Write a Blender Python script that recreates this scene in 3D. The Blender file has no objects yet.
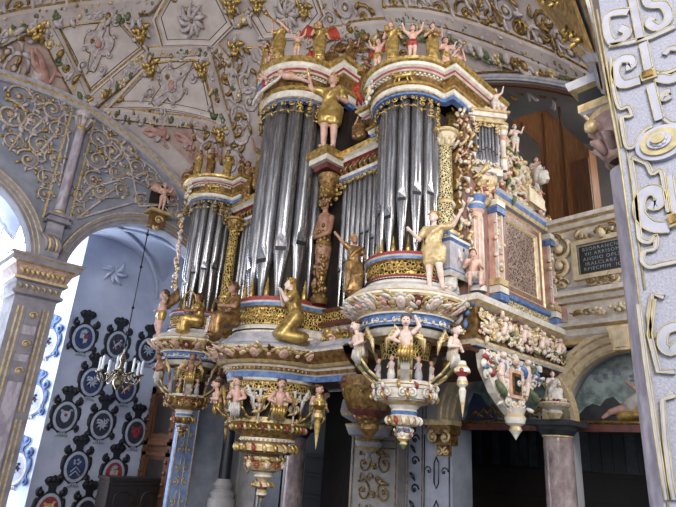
import bpy, bmesh, math, random
from mathutils import Vector as V, Matrix
S = bpy.context.scene
C = S.collection
PI = math.pi
sin, cos = math.sin, math.cos

# ---------------------------------------------------------------- camera model
FPX = 550.0                      # focal length in pixels of a 676 wide frame
def _basis():
    up = V((102.0, -1494.5, FPX)).normalized()
    mx = V((-560.0, 176.5, FPX)); mx -= up * mx.dot(up); mx.normalize()
    X = -mx
    return X, up.cross(X), up
CX, CY, CU = _basis()
def ray(px, py):
    d = V((px - 338.0, py - 253.5, FPX))
    return V((CX.dot(d), CY.dot(d), CU.dot(d)))
def onY(px, py, y): d = ray(px, py); return d * (y / d.y)
def onX(px, py, x): d = ray(px, py); return d * (x / d.x)
ZC, KA, KB, VX0, VY0 = 12.3, 3.9 / 6.35 ** 2, 3.46 / 6.3 ** 2, -7.65, 2.8
def zv(x, y): return ZC - KA * (x - VX0) ** 2 - KB * (y - VY0) ** 2
def onV(px, py):
    d = ray(px, py)
    A = -KA * d.x ** 2 - KB * d.y ** 2
    B = 2 * KA * d.x * VX0 + 2 * KB * d.y * VY0 - d.z
    c = ZC - KA * VX0 ** 2 - KB * VY0 ** 2
    t = (-B - math.sqrt(max(0, B * B - 4 * A * c))) / (2 * A)
    return d * t

# ---------------------------------------------------------------- materials
def lin(c):
    if isinstance(c, str):
        c = [int(c[i:i + 2], 16) / 255 for i in (0, 2, 4)]
    return tuple(((x / 12.92) if x <= .04045 else ((x + .055) / 1.055) ** 2.4) for x in c) + (1,)
def newmat(name):
    m = bpy.data.materials.new(name); m.use_nodes = True
    nt = m.node_tree; b = nt.nodes['Principled BSDF']
    return m, nt, b
def ramp(nt, fac, stops):
    r = nt.nodes.new('ShaderNodeValToRGB')
    e = r.color_ramp.elements
    while len(e) < len(stops): e.new(.5)
    for i, (p, c) in enumerate(stops): e[i].position = p; e[i].color = lin(c)
    nt.links.new(fac, r.inputs[0]); return r.outputs[0]
def coords(nt, sc=(1, 1, 1)):
    t = nt.nodes.new('ShaderNodeTexCoord'); mp = nt.nodes.new('ShaderNodeMapping')
    mp.inputs['Scale'].default_value = sc
    nt.links.new(t.outputs['Object'], mp.inputs[0]); return mp.outputs[0]
def noise_n(nt, vec, scale, detail=4, rough=.6):
    n = nt.nodes.new('ShaderNodeTexNoise'); n.inputs['Scale'].default_value = scale
    n.inputs['Detail'].default_value = detail; n.inputs['Roughness'].default_value = rough
    nt.links.new(vec, n.inputs['Vector']); return n.outputs['Fac']
def bump(nt, b, h, strength, dist=.02):
    n = nt.nodes.new('ShaderNodeBump'); n.inputs['Strength'].default_value = strength
    n.inputs['Distance'].default_value = dist
    nt.links.new(h, n.inputs['Height']); nt.links.new(n.outputs[0], b.inputs['Normal'])
def mat(name, c1, c2=None, rough=.55, metal=0., scale=6, sc=(1, 1, 1), bmp=0., lo=.35, hi=.65, emit=0, detail=4):
    m, nt, b = newmat(name)
    b.inputs['Roughness'].default_value = rough; b.inputs['Metallic'].default_value = metal
    if c2 is None:
        l = lin(c1); c2 = c1
    v = coords(nt, sc); f = noise_n(nt, v, scale, detail)
    col = ramp(nt, f, [(lo, c1), (hi, c2)])
    nt.links.new(col, b.inputs['Base Color'])
    if bmp: bump(nt, b, f, bmp)
    if emit:
        nt.links.new(col, b.inputs['Emission Color']); b.inputs['Emission Strength'].default_value = emit
    return m
M = {}
M['gold'] = mat('gilding', '80632f', 'd2b26c', .36, .55, 14, bmp=.35)
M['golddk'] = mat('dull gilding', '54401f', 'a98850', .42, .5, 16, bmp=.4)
M['goldlt'] = mat('pale gilding', 'ad9164', 'dbc69a', .42, .3, 12, bmp=.2)
M['white'] = mat('ivory white paint', 'b9b0a4', 'd8d2c8', .5, 0, 9)
M['cream'] = mat('cream paint', 'b3a083', 'd0c0a2', .5, 0, 9)
M['blue'] = mat('blue paint', '3d5585', '6480ac', .5, 0, 12)
M['red'] = mat('red paint', '762a2e', '9c4242', .5, 0, 10)
M['dkred'] = mat('dark red paint', '4a2320', '703a34', .5, 0, 10)
M['pink'] = mat('flesh paint', 'b58a78', 'd4aea0', .5, 0, 10)
M['flesh'] = mat('pale flesh paint', 'c4a596', 'e0cdc4', .45, 0, 10)
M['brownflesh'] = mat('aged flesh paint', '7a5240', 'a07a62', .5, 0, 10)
M['pinkmarb'] = mat('dusky pink paint', '8e6c66', 'b79a92', .5, 0, 7)
M['green'] = mat('muted green paint', '3e4a34', '6a7450', .6, 0, 10)
M['grey'] = mat('grey lilac paint', '8f8d96', 'b2afb4', .55, 0, 6)
M['dark'] = mat('blackish brown wood', '16110e', '2c211a', .7, 0, 5)  # near-black brown for backings, cores and panel lines
M['black'] = mat('black paint', '08090d', '14161d', .5, 0, 8)
M['hair'] = mat('brown painted hair', '3a2415', '6b4a2a', .5, .1, 30, bmp=.6)
M['goldhair'] = mat('gilt hair', '7a5722', 'c09a4c', .4, .4, 30, bmp=.6)
M['cloth'] = mat('gilded drapery', '7a6032', 'c8a964', .38, .5, 10, bmp=.2)
M['clothw'] = mat('white drapery', 'a49d96', 'd2ccc6', .55, 0, 8)
M['clothr'] = mat('red drapery', '6b211f', '9c3a33', .5, 0, 8)
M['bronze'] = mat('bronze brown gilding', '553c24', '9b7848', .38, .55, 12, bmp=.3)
M['wingr'] = mat('red feathered wing', '8a2318', 'c0523a', .5, .1, 20, sc=(1, 1, 4), bmp=.5)
M['wood'] = mat('chestnut brown boards', '6e4526', '8f6038', .5, 0, 5, sc=(6, 6, .5), bmp=.15)
M['vdark'] = mat('room wood darkened as unlit', '100b08', '211611', .6, 0, 5, sc=(5, 5, .6))  # wood colour darkened so the lower room looks unlit
M['wood2'] = mat('darker brown boards', '4a2c1a', '6a4429', .5, 0, 5, sc=(6, 6, .5), bmp=.15)
M['dkwood'] = mat('very dark oak', '17110f', '2c211c', .45, 0, 6, sc=(5, 5, .6), bmp=.15)
M['orgwood'] = mat('rosy brown case wood', '6d4d41', '94746a', .45, 0, 6, sc=(5, 5, .6))
M['brwood'] = mat('carved walnut', '3c2416', '5e3b26', .5, 0, 8, sc=(4, 4, .8), bmp=.3)
M['vault'] = mat('cream mauve vault plaster', 'a19390', 'bab0ac', .75, 0, 1.6, bmp=.1)
M['panel'] = mat('vault panel plaster', 'b3a6a2', 'c8bdb9', .75, 0, 2.2, bmp=.06)
M['stucco'] = mat('pale stucco relief', '9c9094', 'c2b8b4', .7, 0, 9, bmp=.3)
M['bluegrey'] = mat('blue grey wall paint', '767a88', '9296a2', .7, 0, 2.2, bmp=.08)
M['lilac'] = mat('lilac grey stone', '75717b', '918c94', .6, 0, 3)
M['aisle'] = mat('blue white plaster', '989fb2', 'b0b6c6', .8, 0, .9, bmp=.05)
M['plaster'] = mat('grey plaster', '9d9a9a', 'b0adac', .8, 0, 1.2)
M['fresco'] = mat('pinkish painted web', '8a6d66', 'b09a90', .75, 0, 2.4)
M['frescofig'] = mat('pink painted relief', '9a6f68', 'bd958a', .65, 0, 5)
M['bright'] = mat('glowing window glass', 'dfeaff', 'ffffff', .3, 0, .7, emit=8)  # emission in the glass stands in for the daylight outside
M['reveal'] = mat('brightened reveal plaster', 'c6d2ea', 'e6eefc', .7, 0, 1.2)  # plaster paled and blued to imitate light from the window
M['lead'] = mat('grey window bars', '8fa0bd', 'a9b8d2', .6)
M['goldline'] = mat('soft gilt line', '8f8464', 'b3a57e', .5, .1, 12)
M['pierface'] = mat('stippled lilac stucco', '858695', '9a9aa6', .75, 0, 60, bmp=.35, detail=2)
M['pierband'] = mat('smooth pale strapwork', '8e8f9c', 'a3a3b0', .6, 0, 4)
M['pier_bluelit'] = mat('pier paint tinted as window lit', '6d86b8', '8ea6d2', .6, 0, 5)  # blue tint puts the window light on this pier into its colour
M['tanpier'] = mat('grey tan pier paint', '75716e', '8c8682', .7, 0, 4)
M['floor'] = mat('dark stone floor', '3a3634', '55504c', .5, 0, 3)
M['iron'] = mat('black iron', '0c0d12', '1c1e26', .4, .5, 8)
M['brass'] = mat('tarnished brass', '6a5a45', 'b4a58c', .25, .85, 12)
M['wax'] = mat('white candle wax', 'd0dae6', 'f0f4fa', .4)
M['silver'] = mat('grey painted ring', '8d94a3', 'aab0bd', .5, .1, 7)
M['shblue'] = mat('heraldic blue', '18233f', '2b3d68', .5, 0, 8)
M['shred'] = mat('heraldic red', '6a1d22', '94363a', .5, 0, 8)
M['shdark'] = mat('heraldic dark field', '1a1c28', '2c303e', .5, 0, 8)
M['blackmarb'] = mat('black marble', '0e1014', '23262e', .3, 0, 5)
M['stonecap'] = mat('dark stone capital', '1e2024', '35373c', .5, 0, 6)
M['violet'] = mat('violet veined marble', '8f8592', 'b4acb6', .4, 0, 9, sc=(1, 1, .35), lo=.4, hi=.6)
M['plaque'] = mat('black slate', '0b0d10', '191c20', .35, 0, 6)
M['letter'] = mat('pale gilt lettering', '6b7780', '9aa4a8', .4, .2, 20)

def special():
    # tin pipe metal with long vertical streaks
    m, nt, b = newmat('polished tin'); M['tin'] = m
    v = coords(nt, (14, 14, .9)); f = noise_n(nt, v, 2.2, 5, .7)
    nt.links.new(ramp(nt, f, [(.3, '6d6c70'), (.55, '9c9a9c'), (.75, 'c2c0c0')]), b.inputs['Base Color'])
    b.inputs['Metallic'].default_value = .85
    nt.links.new(ramp(nt, f, [(.3, '707070'), (.7, '9a9a9a')]), b.inputs['Roughness'])
    # openwork lattice: gilt strapwork over a dark ground
    for nm, c1, c2, sc, met in (('lattice', '1c120a', 'c9aa62', 20, .4), ('lattice2', '2a1c12', 'dccb9c', 28, .2), ('grille', '33201b', '9c857a', 20, 0.)):
        m, nt, b = newmat('openwork ' + nm); M[nm] = m
        v = coords(nt)
        t = nt.nodes.new('ShaderNodeTexVoronoi'); t.feature = 'DISTANCE_TO_EDGE'; t.inputs['Scale'].default_value = sc
        nt.links.new(v, t.inputs['Vector'])
        f = t.outputs['Distance']
        nt.links.new(ramp(nt, f, [(.09, c2), (.17, c1)]), b.inputs['Base Color'])
        b.inputs['Metallic'].default_value = met; b.inputs['Roughness'].default_value = .4
        inv = nt.nodes.new('ShaderNodeMath'); inv.operation = 'SUBTRACT'; inv.inputs[0].default_value = .2
        nt.links.new(f, inv.inputs[1]); bump(nt, b, inv.outputs[0], .8, .04)
    # red brown veined marble
    m, nt, b = newmat('mottled pink marble'); M['marble'] = m
    v = coords(nt, (1, 1, .6)); f = noise_n(nt, v, 5, 8, .7)
    nt.links.new(ramp(nt, f, [(.3, '5b4a4c'), (.5, '8d7a79'), (.7, 'b3a3a0')]), b.inputs['Base Color'])
    b.inputs['Roughness'].default_value = .25
    # landscape painting
    m, nt, b = newmat('oil painted landscape'); M['painting'] = m
    v = coords(nt); f = noise_n(nt, v, 3.2, 6, .65)
    nt.links.new(ramp(nt, f, [(.3, '3f4a48'), (.45, '6c7c78'), (.58, '9aa8a8'), (.72, 'b8bdb8')]), b.inputs['Base Color'])
    b.inputs['Roughness'].default_value = .35
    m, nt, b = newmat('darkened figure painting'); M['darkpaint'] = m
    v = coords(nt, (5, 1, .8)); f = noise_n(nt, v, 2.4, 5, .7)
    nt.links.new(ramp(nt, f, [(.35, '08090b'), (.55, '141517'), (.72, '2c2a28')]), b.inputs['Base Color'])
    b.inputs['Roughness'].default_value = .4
special()

# ---------------------------------------------------------------- mesh builder
class MB:
    def __init__(s, fn=None): s.v = []; s.f = []; s.m = []; s.s = []; s.fn = fn; s.M = None
    def add(s, vs, fs, m=0, sm=True):
        b = len(s.v)
        if s.M is not None: vs = [s.M @ V(p) for p in vs]
        if s.fn: vs = [s.fn(*p) for p in vs]
        s.v += [tuple(p) for p in vs]
        s.f += [tuple(b + i for i in f) for f in fs]
        s.m += ([m] * len(fs)) if not isinstance(m, list) else m
        s.s += [sm] * len(fs)
    def box(s, c, d, m=0):
        x, y, z = c; a, b, e = d[0] / 2, d[1] / 2, d[2] / 2
        vs = [(x + i * a, y + j * b, z + k * e) for k in (-1, 1) for j in (-1, 1) for i in (-1, 1)]
        s.add(vs, [(0, 2, 3, 1), (4, 5, 7, 6), (0, 1, 5, 4), (2, 6, 7, 3), (0, 4, 6, 2), (1, 3, 7, 5)], m, False)
    def ball(s, c, r, m=0, nu=8, nv=5):
        if not isinstance(r, tuple): r = (r, r, r)
        vs = [(c[0], c[1], c[2] - r[2])]
        for j in range(1, nv):
            a = -PI / 2 + PI * j / nv
            for i in range(nu):
                t = 2 * PI * i / nu
                vs.append((c[0] + r[0] * cos(a) * cos(t), c[1] + r[1] * cos(a) * sin(t), c[2] + r[2] * sin(a)))
        vs.append((c[0], c[1], c[2] + r[2])); L = len(vs) - 1
        fs = [(0, 1 + (i + 1) % nu, 1 + i) for i in range(nu)]
        for j in range(nv - 2):
            for i in range(nu):
                p, q = 1 + j * nu + i, 1 + j * nu + (i + 1) % nu
                fs.append((p, q, q + nu, p + nu))
        b = 1 + (nv - 2) * nu
        fs += [(L, b + i, b + (i + 1) % nu) for i in range(nu)]
        s.add(vs, fs, m)
    def tube(s, pts, r, m=0, n=6, cap=True):
        pts = [V(p) for p in pts]; N = len(pts)
        rs = r if isinstance(r, (list, tuple)) else [r] * N
        up = None; vs = []
        for i, p in enumerate(pts):
            t = (pts[min(i + 1, N - 1)] - pts[max(i - 1, 0)])
            if t.length < 1e-9: t = V((0, 0, 1))
            t.normalize()
            if up is None:
                up = V((0, 0, 1)) if abs(t.z) < .9 else V((1, 0, 0))
            a = up - t * up.dot(t)
            if a.length < 1e-6: a = t.orthogonal()
            a.normalize(); up = a; b = t.cross(a)
            for k in range(n):
                g = 2 * PI * k / n
                vs.append(p + (a * cos(g) + b * sin(g)) * rs[i])
        fs = [(i * n + k, i * n + (k + 1) % n, (i + 1) * n + (k + 1) % n, (i + 1) * n + k) for i in range(N - 1) for k in range(n)]
        if cap: fs += [tuple(range(n))[::-1], tuple((N - 1) * n + k for k in range(n))]
        s.add(vs, fs, m)
    def capsule(s, a, b, ra, rb, m=0, n=10):
        a, b = V(a), V(b); t = (b - a); L = t.length
        if L < 1e-6: return s.ball(a, ra, m, n, 6)
        t.normalize(); pts = []; rs = []
        for k in (.0, .35, .7): pts.append(a - t * ra * (1 - k) ** 1); rs.append(max(.002, ra * math.sqrt(max(0, 1 - (1 - k) ** 2))))
        pts.append(a); rs.append(ra)
        for q in (.33, .66): pts.append(a.lerp(b, q)); rs.append(ra + (rb - ra) * q)
        pts.append(b); rs.append(rb)
        for k in (.7, .35, .0): pts.append(b + t * rb * (1 - k)); rs.append(max(.002, rb * math.sqrt(max(0, 1 - (1 - k) ** 2))))
        s.tube(pts, rs, m, n)
    def lathe(s, prof, ax=(0, 0), n=48, a0=0, a1=2 * PI, sm=True):
        full = abs(a1 - a0 - 2 * PI) < 1e-6
        k = n if full else n + 1
        for i in range(len(prof) - 1):
            (r0, z0, m), (r1, z1) = prof[i][:3], prof[i + 1][:2]
            vs = []
            for (r, z) in ((r0, z0), (r1, z1)):
                for j in range(k):
                    a = a0 + (a1 - a0) * j / n
                    vs.append((ax[0] + r * cos(a), ax[1] + r * sin(a), z))
            fs = [(j, (j + 1) % k, k + (j + 1) % k, k + j) for j in range(n)]
            s.add(vs, fs, m, sm)
    def sweep(s, path, prof, sm=False):
        N = len(path); P = [V((p[0], p[1])) for p in path]; nr = []
        for i in range(N):
            d0 = (P[i] - P[i - 1]).normalized() if i else None
            d1 = (P[i + 1] - P[i]).normalized() if i < N - 1 else None
            if d0 is None: d0 = d1
            if d1 is None: d1 = d0
            n0, n1 = V((d0.y, -d0.x)), V((d1.y, -d1.x))
            m = n0 + n1
            if m.length < .3: m = n0
            m.normalize(); nr.append(m / max(.45, m.dot(n0)))
        for k in range(len(prof) - 1):
            vs = []
            for (d, z) in (prof[k][:2], prof[k + 1][:2]):
                vs += [(P[i].x + nr[i].x * d, P[i].y + nr[i].y * d, z) for i in range(N)]
            s.add(vs, [(i, i + 1, N + i + 1, N + i) for i in range(N - 1)], prof[k][2], sm)
    def prism(s, pts, w0, w1, m=0, mside=None, sm=False):
        n = len(pts)
        vs = [(u, v, w0) for u, v in pts] + [(u, v, w1) for u, v in pts]
        fs = [tuple(range(n)), tuple(range(2 * n - 1, n - 1, -1))] + [(i, (i + 1) % n, n + (i + 1) % n, n + i) for i in range(n)]
        ms = [m, m] + [m if mside is None else mside] * n
        s.add(vs, fs, ms, sm)
    def strip(s, u0, u1, v0, v1, n=24, w=0, m=0):
        vs = [(u0 + (u1 - u0) * i / n, v, w) for v in (v0, v1) for i in range(n + 1)]
        s.add(vs, [(i, i + 1, n + 2 + i, n + 1 + i) for i in range(n)], m)
    # ---- ornament in (u, v, w) panel space
    def scroll(s, u, v, r, turns=1.4, a0=0., d=1, th=.02, m=0, w=.02, k=14, n=5, keep=.12):
        pts = []; rs = []
        for i in range(k + 1):
            t = i / k; q = r * (1 - (1 - keep) * t); a = a0 + d * turns * 2 * PI * t
            pts.append((u + q * cos(a), v + q * sin(a), w)); rs.append(th * (1.1 - .45 * t))
        s.tube(pts, rs, m, n); s.ball((u, v, w + th * .3), (th * 1.7, th * 1.7, th * 1.5), m, 6, 4)
    def leaf(s, u, v, L, a, m=0, w=.02, wd=.35):
        pts = []; rs = []
        for i in range(6):
            t = i / 5; b = a + .7 * t
            pts.append((u + L * t * cos(b), v + L * t * sin(b), w + .25 * L * sin(PI * t))); rs.append(max(.003, L * wd * .5 * sin(PI * (.12 + .85 * t))))
        s.tube(pts, rs, m, 5)
    def rosette(s, u, v, r, m=0, mc=None, w=.01, n=6):
        for i in range(n):
            a = 2 * PI * i / n
            s.ball((u + r * .6 * cos(a), v + r * .6 * sin(a), w), (r * .42, r * .42, r * .25), m, 6, 4)
        s.ball((u, v, w + r * .15), r * .36, m if mc is None else mc, 6, 4)
    def face(s, u, v, r, m=0, mh=1, w=.02):
        s.ball((u, v, w + r * .4), (r * .8, r, r * .75), m, 8, 6)
        s.ball((u, v - r * .1, w + r * 1.15), (r * .14, r * .25, r * .2), m, 5, 4)
        for i in range(5):
            a = PI * (.1 + .2 * i); s.ball((u + r * .85 * cos(a), v + .2 * r + r * .85 * sin(a), w + r * .35), r * .42, mh, 6, 4)
    def clutter(s, u0, u1, v0, v1, n, sz, ms, rng, w=.015):
        for i in range(n):
            u = u0 + (u1 - u0) * (i + rng.random()) / n; v = rng.uniform(v0 + sz * .4, v1 - sz * .4)
            m = rng.choice(ms); q = rng.random(); r = sz * rng.uniform(.6, 1.1)
            if q < .4: s.scroll(u, v, r * .8, rng.uniform(.8, 1.5), rng.uniform(0, 6.28), rng.choice((-1, 1)), r * .24, m, w, 8, 4)
            elif q < .65: s.leaf(u, v, r * 1.8, rng.uniform(0, 6.28), m, w, .5)
            elif q < .85: s.ball((u, v, w), (r * .6, r * .75, r * .6), m, 6, 4)
            else: s.rosette(u, v, r * .8, m, rng.choice(ms), w, 5)
    def build(s, name, mats, parent=None, inv=True):
        me = bpy.data.meshes.new(name); me.from_pydata(s.v, [], s.f)
        for k in mats: me.materials.append(M[k] if isinstance(k, str) else k)
        me.polygons.foreach_set('material_index', s.m); me.polygons.foreach_set('use_smooth', s.s); me.update()
        o = bpy.data.objects.new(name, me); C.objects.link(o)
        if parent is not None:
            o.parent = parent
            if inv:
                r = parent
                loc = V((0, 0, 0))
                while r is not None: loc += r.location; r = r.parent
                o.location = -loc
        return o
def pY(y0): return lambda u, v, w: (u, y0 - w, v)
def pX(x0): return lambda u, v, w: (x0 + w, u, v)
def cyl(ax, ay, R0): return lambda u, v, w: (ax + (R0 + w) * cos(u / R0 - PI / 2), ay + (R0 + w) * sin(u / R0 - PI / 2), v)
def cone(ax, ay, R0, v0, R1, v1):
    def f(u, v, w):
        t = (v - v0) / (v1 - v0); r = R0 + (R1 - R0) * t + w; a = u / R0 - PI / 2
        return (ax + r * cos(a), ay + r * sin(a), v)
    return f
def pV(x0, y0, ang=0, sc=1.):
    ca, sa = cos(ang) * sc, sin(ang) * sc
    def f(u, v, w):
        x, y = x0 + u * ca - v * sa, y0 + u * sa + v * ca
        return (x, y, zv(x, y) - w)
    return f
def tag(o, label=None, cat=None, group=None, kind=None):
    if label: o['label'] = label
    if cat: o['category'] = cat
    if group: o['group'] = group
    if kind: o['kind'] = kind
    return o
def empty(name, loc, label=None, cat=None, group=None, kind=None):
    o = bpy.data.objects.new(name, None); C.objects.link(o); o.location = loc; o.empty_display_size = .1
    return tag(o, label, cat, group, kind)
def copy_thing(src, loc, rz=0, sc=None, label=None, group=None):
    r = src.copy(); C.objects.link(r); r.location = loc; r.rotation_euler = (0, 0, rz)
    if sc: r.scale = (sc, sc, sc)
    if label: r['label'] = label
    if group: r['group'] = group
    def rec(a, b):
        for ch in list(a.children):
            c = ch.copy(); C.objects.link(c); c.parent = b; rec(ch, c)
    rec(src, r)
    return r
# ================================================================ THE SETTING
cam = bpy.data.cameras.new('camera'); co = bpy.data.objects.new('camera', cam); C.objects.link(co); S.camera = co
cam.sensor_width = 36; cam.lens = FPX / 676 * 36; cam.clip_start = .02; cam.clip_end = 200
rt, dn, fw = (V((CX[i], CY[i], CU[i])) for i in range(3))
co.matrix_world = Matrix(((rt.x, -dn.x, -fw.x, 0), (rt.y, -dn.y, -fw.y, 0), (rt.z, -dn.z, -fw.z, 0), (0, 0, 0, 1)))

rng = random.Random(5)
# ---- floors
mb = MB(); mb.box((-8, 3, -6.1), (26, 24, .2)); tag(mb.build('floor', ['floor']), kind='structure')
mb = MB(); mb.box((-16.3, 4, -2.45), (4.4, 10.4, .3)); tag(mb.build('floor_gallery', ['brwood']), kind='structure')

# ---- ceiling (sail vault) and what is modelled on it
mb = MB(); N = 44
xs = [-14.2 + 13.2 * i / N for i in range(N + 1)]; ys = [-3.2 + 12.5 * j / N for j in range(N + 1)]
mb.add([(x, y, zv(x, y)) for y in ys for x in xs], [(j * (N + 1) + i, j * (N + 1) + i + 1, (j + 1) * (N + 1) + i + 1, (j + 1) * (N + 1) + i) for j in range(N) for i in range(N)])
ceiling = tag(mb.build('ceiling', ['vault']), kind='structure')

def vp(p): q = onV(*p); return V((q.x, q.y))
def dense(P, n=6, close=True):
    out = []
    for i in range(len(P) if close else len(P) - 1):
        a, b = P[i], P[(i + 1) % len(P)]
        out += [a.lerp(b, k / n) for k in range(n)]
    if not close: out.append(P[-1])
    return out
def vault_panel(px, seed, hexa=False):
    P = dense([vp(p) for p in px]); c = sum(P, V((0, 0))) / len(P); n = len(P)
    mb = MB()
    rings = [(1.0, .0, 0), (1.0, .12, 0), (.95, .13, 1), (.905, .15, 0), (.88, .07, 0), (.80, .07, 2), (.775, .07, 0), (.4, .07, 0), (.02, .07, 0)]
    pts = [[c + (p - c) * s for p in P] for s, w, m in rings]
    for k in range(len(rings) - 1):
        vs = [(p.x, p.y, zv(p.x, p.y) - rings[k][1]) for p in pts[k]] + [(p.x, p.y, zv(p.x, p.y) - rings[k + 1][1]) for p in pts[k + 1]]
        mb.add(vs, [(i, (i + 1) % n, n + (i + 1) % n, n + i) for i in range(n)], rings[k][2])
    o = mb.build('vault_panel', ['panel', 'golddk', 'dark'], ceiling)
    r = random.Random(seed); R0 = min((p - c).length for p in P)
    mb = MB(pV(c.x, c.y, r.uniform(-.3, .3)))
    if hexa:
        for i in range(9):
            a = 2 * PI * i / 9 + .2
            mb.leaf(0, 0, R0 * .75, a, 0, .1, .3); mb.leaf(R0 * .3 * cos(a + .5), R0 * .3 * sin(a + .5), R0 * .4, a + 1, 1 if i % 3 == 0 else 0, .1, .35); mb.ball((R0 * .45 * cos(a + .3), R0 * .45 * sin(a + .3), .1), R0 * .09, 0)
            mb.scroll(R0 * .5 * cos(a), R0 * .5 * sin(a), R0 * .12, 1.2, a, 1, R0 * .03, 0, .1)
        mb.rosette(0, 0, R0 * .22, 1, 1, .15)
    else:
        # strapwork cartouche: raised plate with curling ears and a flesh coloured mask
        k = R0 * .82
        plate = [(k * (1 + .28 * cos(4 * t) + .1 * cos(9 * t)) * cos(t) * 1.25, k * (.75 + .2 * cos(4 * t)) * sin(t)) for t in [2 * PI * i / 40 for i in range(40)]]
        mb.prism(plate, .07, .12, 0)
        mb.tube([(u, v, .125) for u, v in plate + plate[:1]], k * .03, 1, 4)
        for sx in (-1, 1):
            for sy in (-1, 1):
                mb.scroll(sx * k * 1.25, sy * k * .62, k * .3, 1.3, PI / 2 * (1 - sx), sx * sy, k * .07, 0, .13)
                mb.scroll(sx * k * .45, sy * k * .8, k * .2, 1.2, PI / 2, -sx * sy, k * .05, 0, .13)
            mb.ball((sx * k * .75, 0, .13), k * .07, 1); mb.tube([(sx * k * .3, .1 * k, .13), (sx * k * 1.7, sx * .25 * k, .1)], k * .05, 0, 5)
        mb.face(0, 0, k * .26, 2, 0, .13)
        mb.rosette(0, -k * .45, k * .16, 1, 1, .13)
    mb.build('cartouche', ['stucco', 'golddk', 'frescofig'], o)
vault_panel([(50, 23), (86, 17), (120, 13), (150, 48), (88, 100)], 1)
vault_panel([(152, 57), (206, 54), (219, 119), (106, 106)], 2)
vault_panel([(153, 16), (166, -8), (222, -8), (236, 22), (214, 44), (161, 44)], 3, True)
vault_panel([(249, 14), (262, -14), (318, -10), (326, 12), (306, 38), (262, 36)], 4, True)

def rib(px, w, name='vault_rib', dens=15, seed=1, orn=('goldlt', 'stucco', 'green', 'golddk'), h=.14, sz=.125, gold_edge=True):
    P = dense([vp(p) for p in px], 8, False)
    mb = MB(); n = len(P); rows = [(-w, 0, 0), (-w, h * .6, 1), (-w * .78, h * .7, 0), (-w * .6, h, 0), (w * .6, h, 0), (w * .78, h * .7, 1), (w, h * .6, 0), (w, 0, 0)]
    cr = []
    for i in range(n):
        t = (P[min(i + 1, n - 1)] - P[max(0, i - 1)]).normalized(); nn = V((-t.y, t.x))
        cr.append([(P[i].x + nn.x * a, P[i].y + nn.y * a, zv(P[i].x + nn.x * a, P[i].y + nn.y * a) - b) for a, b, _ in rows])
    for k in range(len(rows) - 1):
        vs = [c[k] for c in cr] + [c[k + 1] for c in cr]
        mb.add(vs, [(i, i + 1, n + i + 1, n + i) for i in range(n - 1)], rows[k][2] if gold_edge else 0, False)
    o = mb.build(name, ['vault', 'golddk'], ceiling)
    r = random.Random(seed); mb = MB()
    for i in range(n - 1):
        L = (P[i + 1] - P[i]).length; cnt = max(1, int(L * dens))
        t = (P[i + 1] - P[i]).normalized(); ang = math.atan2(t.y, t.x)
        mb.fn = pV(P[i].x, P[i].y, ang)
        mb.clutter(0, L, -w * .75, w * .75, cnt, sz, [0, 1, 2, 3, 1], r, h)
    mb.build('leaf_garland', list(orn), o)
rib([(46, 18), (66, 60), (88, 102)], .2, seed=2)
rib([(88, 103), (120, 76), (150, 51)], .2, seed=3)
rib([(104, 110), (160, 117), (224, 127)], .12, seed=4, sz=.08)
rib([(205, 50), (216, 90), (230, 140)], .2, seed=5)
rib([(150, 50), (180, 49), (208, 47)], .12, seed=6, sz=.07)
rib([(214, 44), (228, 60), (238, 95)], .14, seed=8, sz=.09)
rib([(236, 20), (250, 14)], .14, seed=9)
rib([(305, 40), (335, 30), (362, 28)], .14, seed=10, sz=.08)
rib([(0, 22), (60, 11), (120, 5), (148, 2), (160, -12)], .22, seed=11, sz=.06)
rib([(0, 38), (25, 25), (60, 16), (110, 12), (140, 14)], .16, seed=12, sz=.13, dens=7)
rib([(385, 12), (430, 14), (475, 26), (520, 43), (560, 60), (592, 78)], .17, seed=13, sz=.05)
rib([(345, 30), (390, 25), (430, 30), (470, 42), (510, 57), (550, 72), (588, 90)], .2, seed=14, sz=.15, dens=7)
# gilt bosses where the ribs meet
for i, (x, y) in enumerate([(40, 27), (142, 28), (152, 63), (203, 65), (221, 130), (236, 44), (258, 0), (304, 5), (232, 2), (86, 104), (375, 40)]):
    c = vp((x, y)); mb = MB(pV(c.x, c.y))
    for k in range(6):
        a = 2 * PI * k / 6; mb.leaf(.08 * cos(a), .08 * sin(a), .2, a, k % 2, .1, .5)
    for k in range(5): 
        for q in range(6 - k):
            a = 2 * PI * q / (6 - k) + k; mb.ball((.14 * (1 - k / 5) * cos(a), .14 * (1 - k / 5) * sin(a), .12 + .05 * k), .05, 0, 6, 4)
    mb.build('gilded_boss', ['gold', 'stucco'], ceiling)
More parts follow.
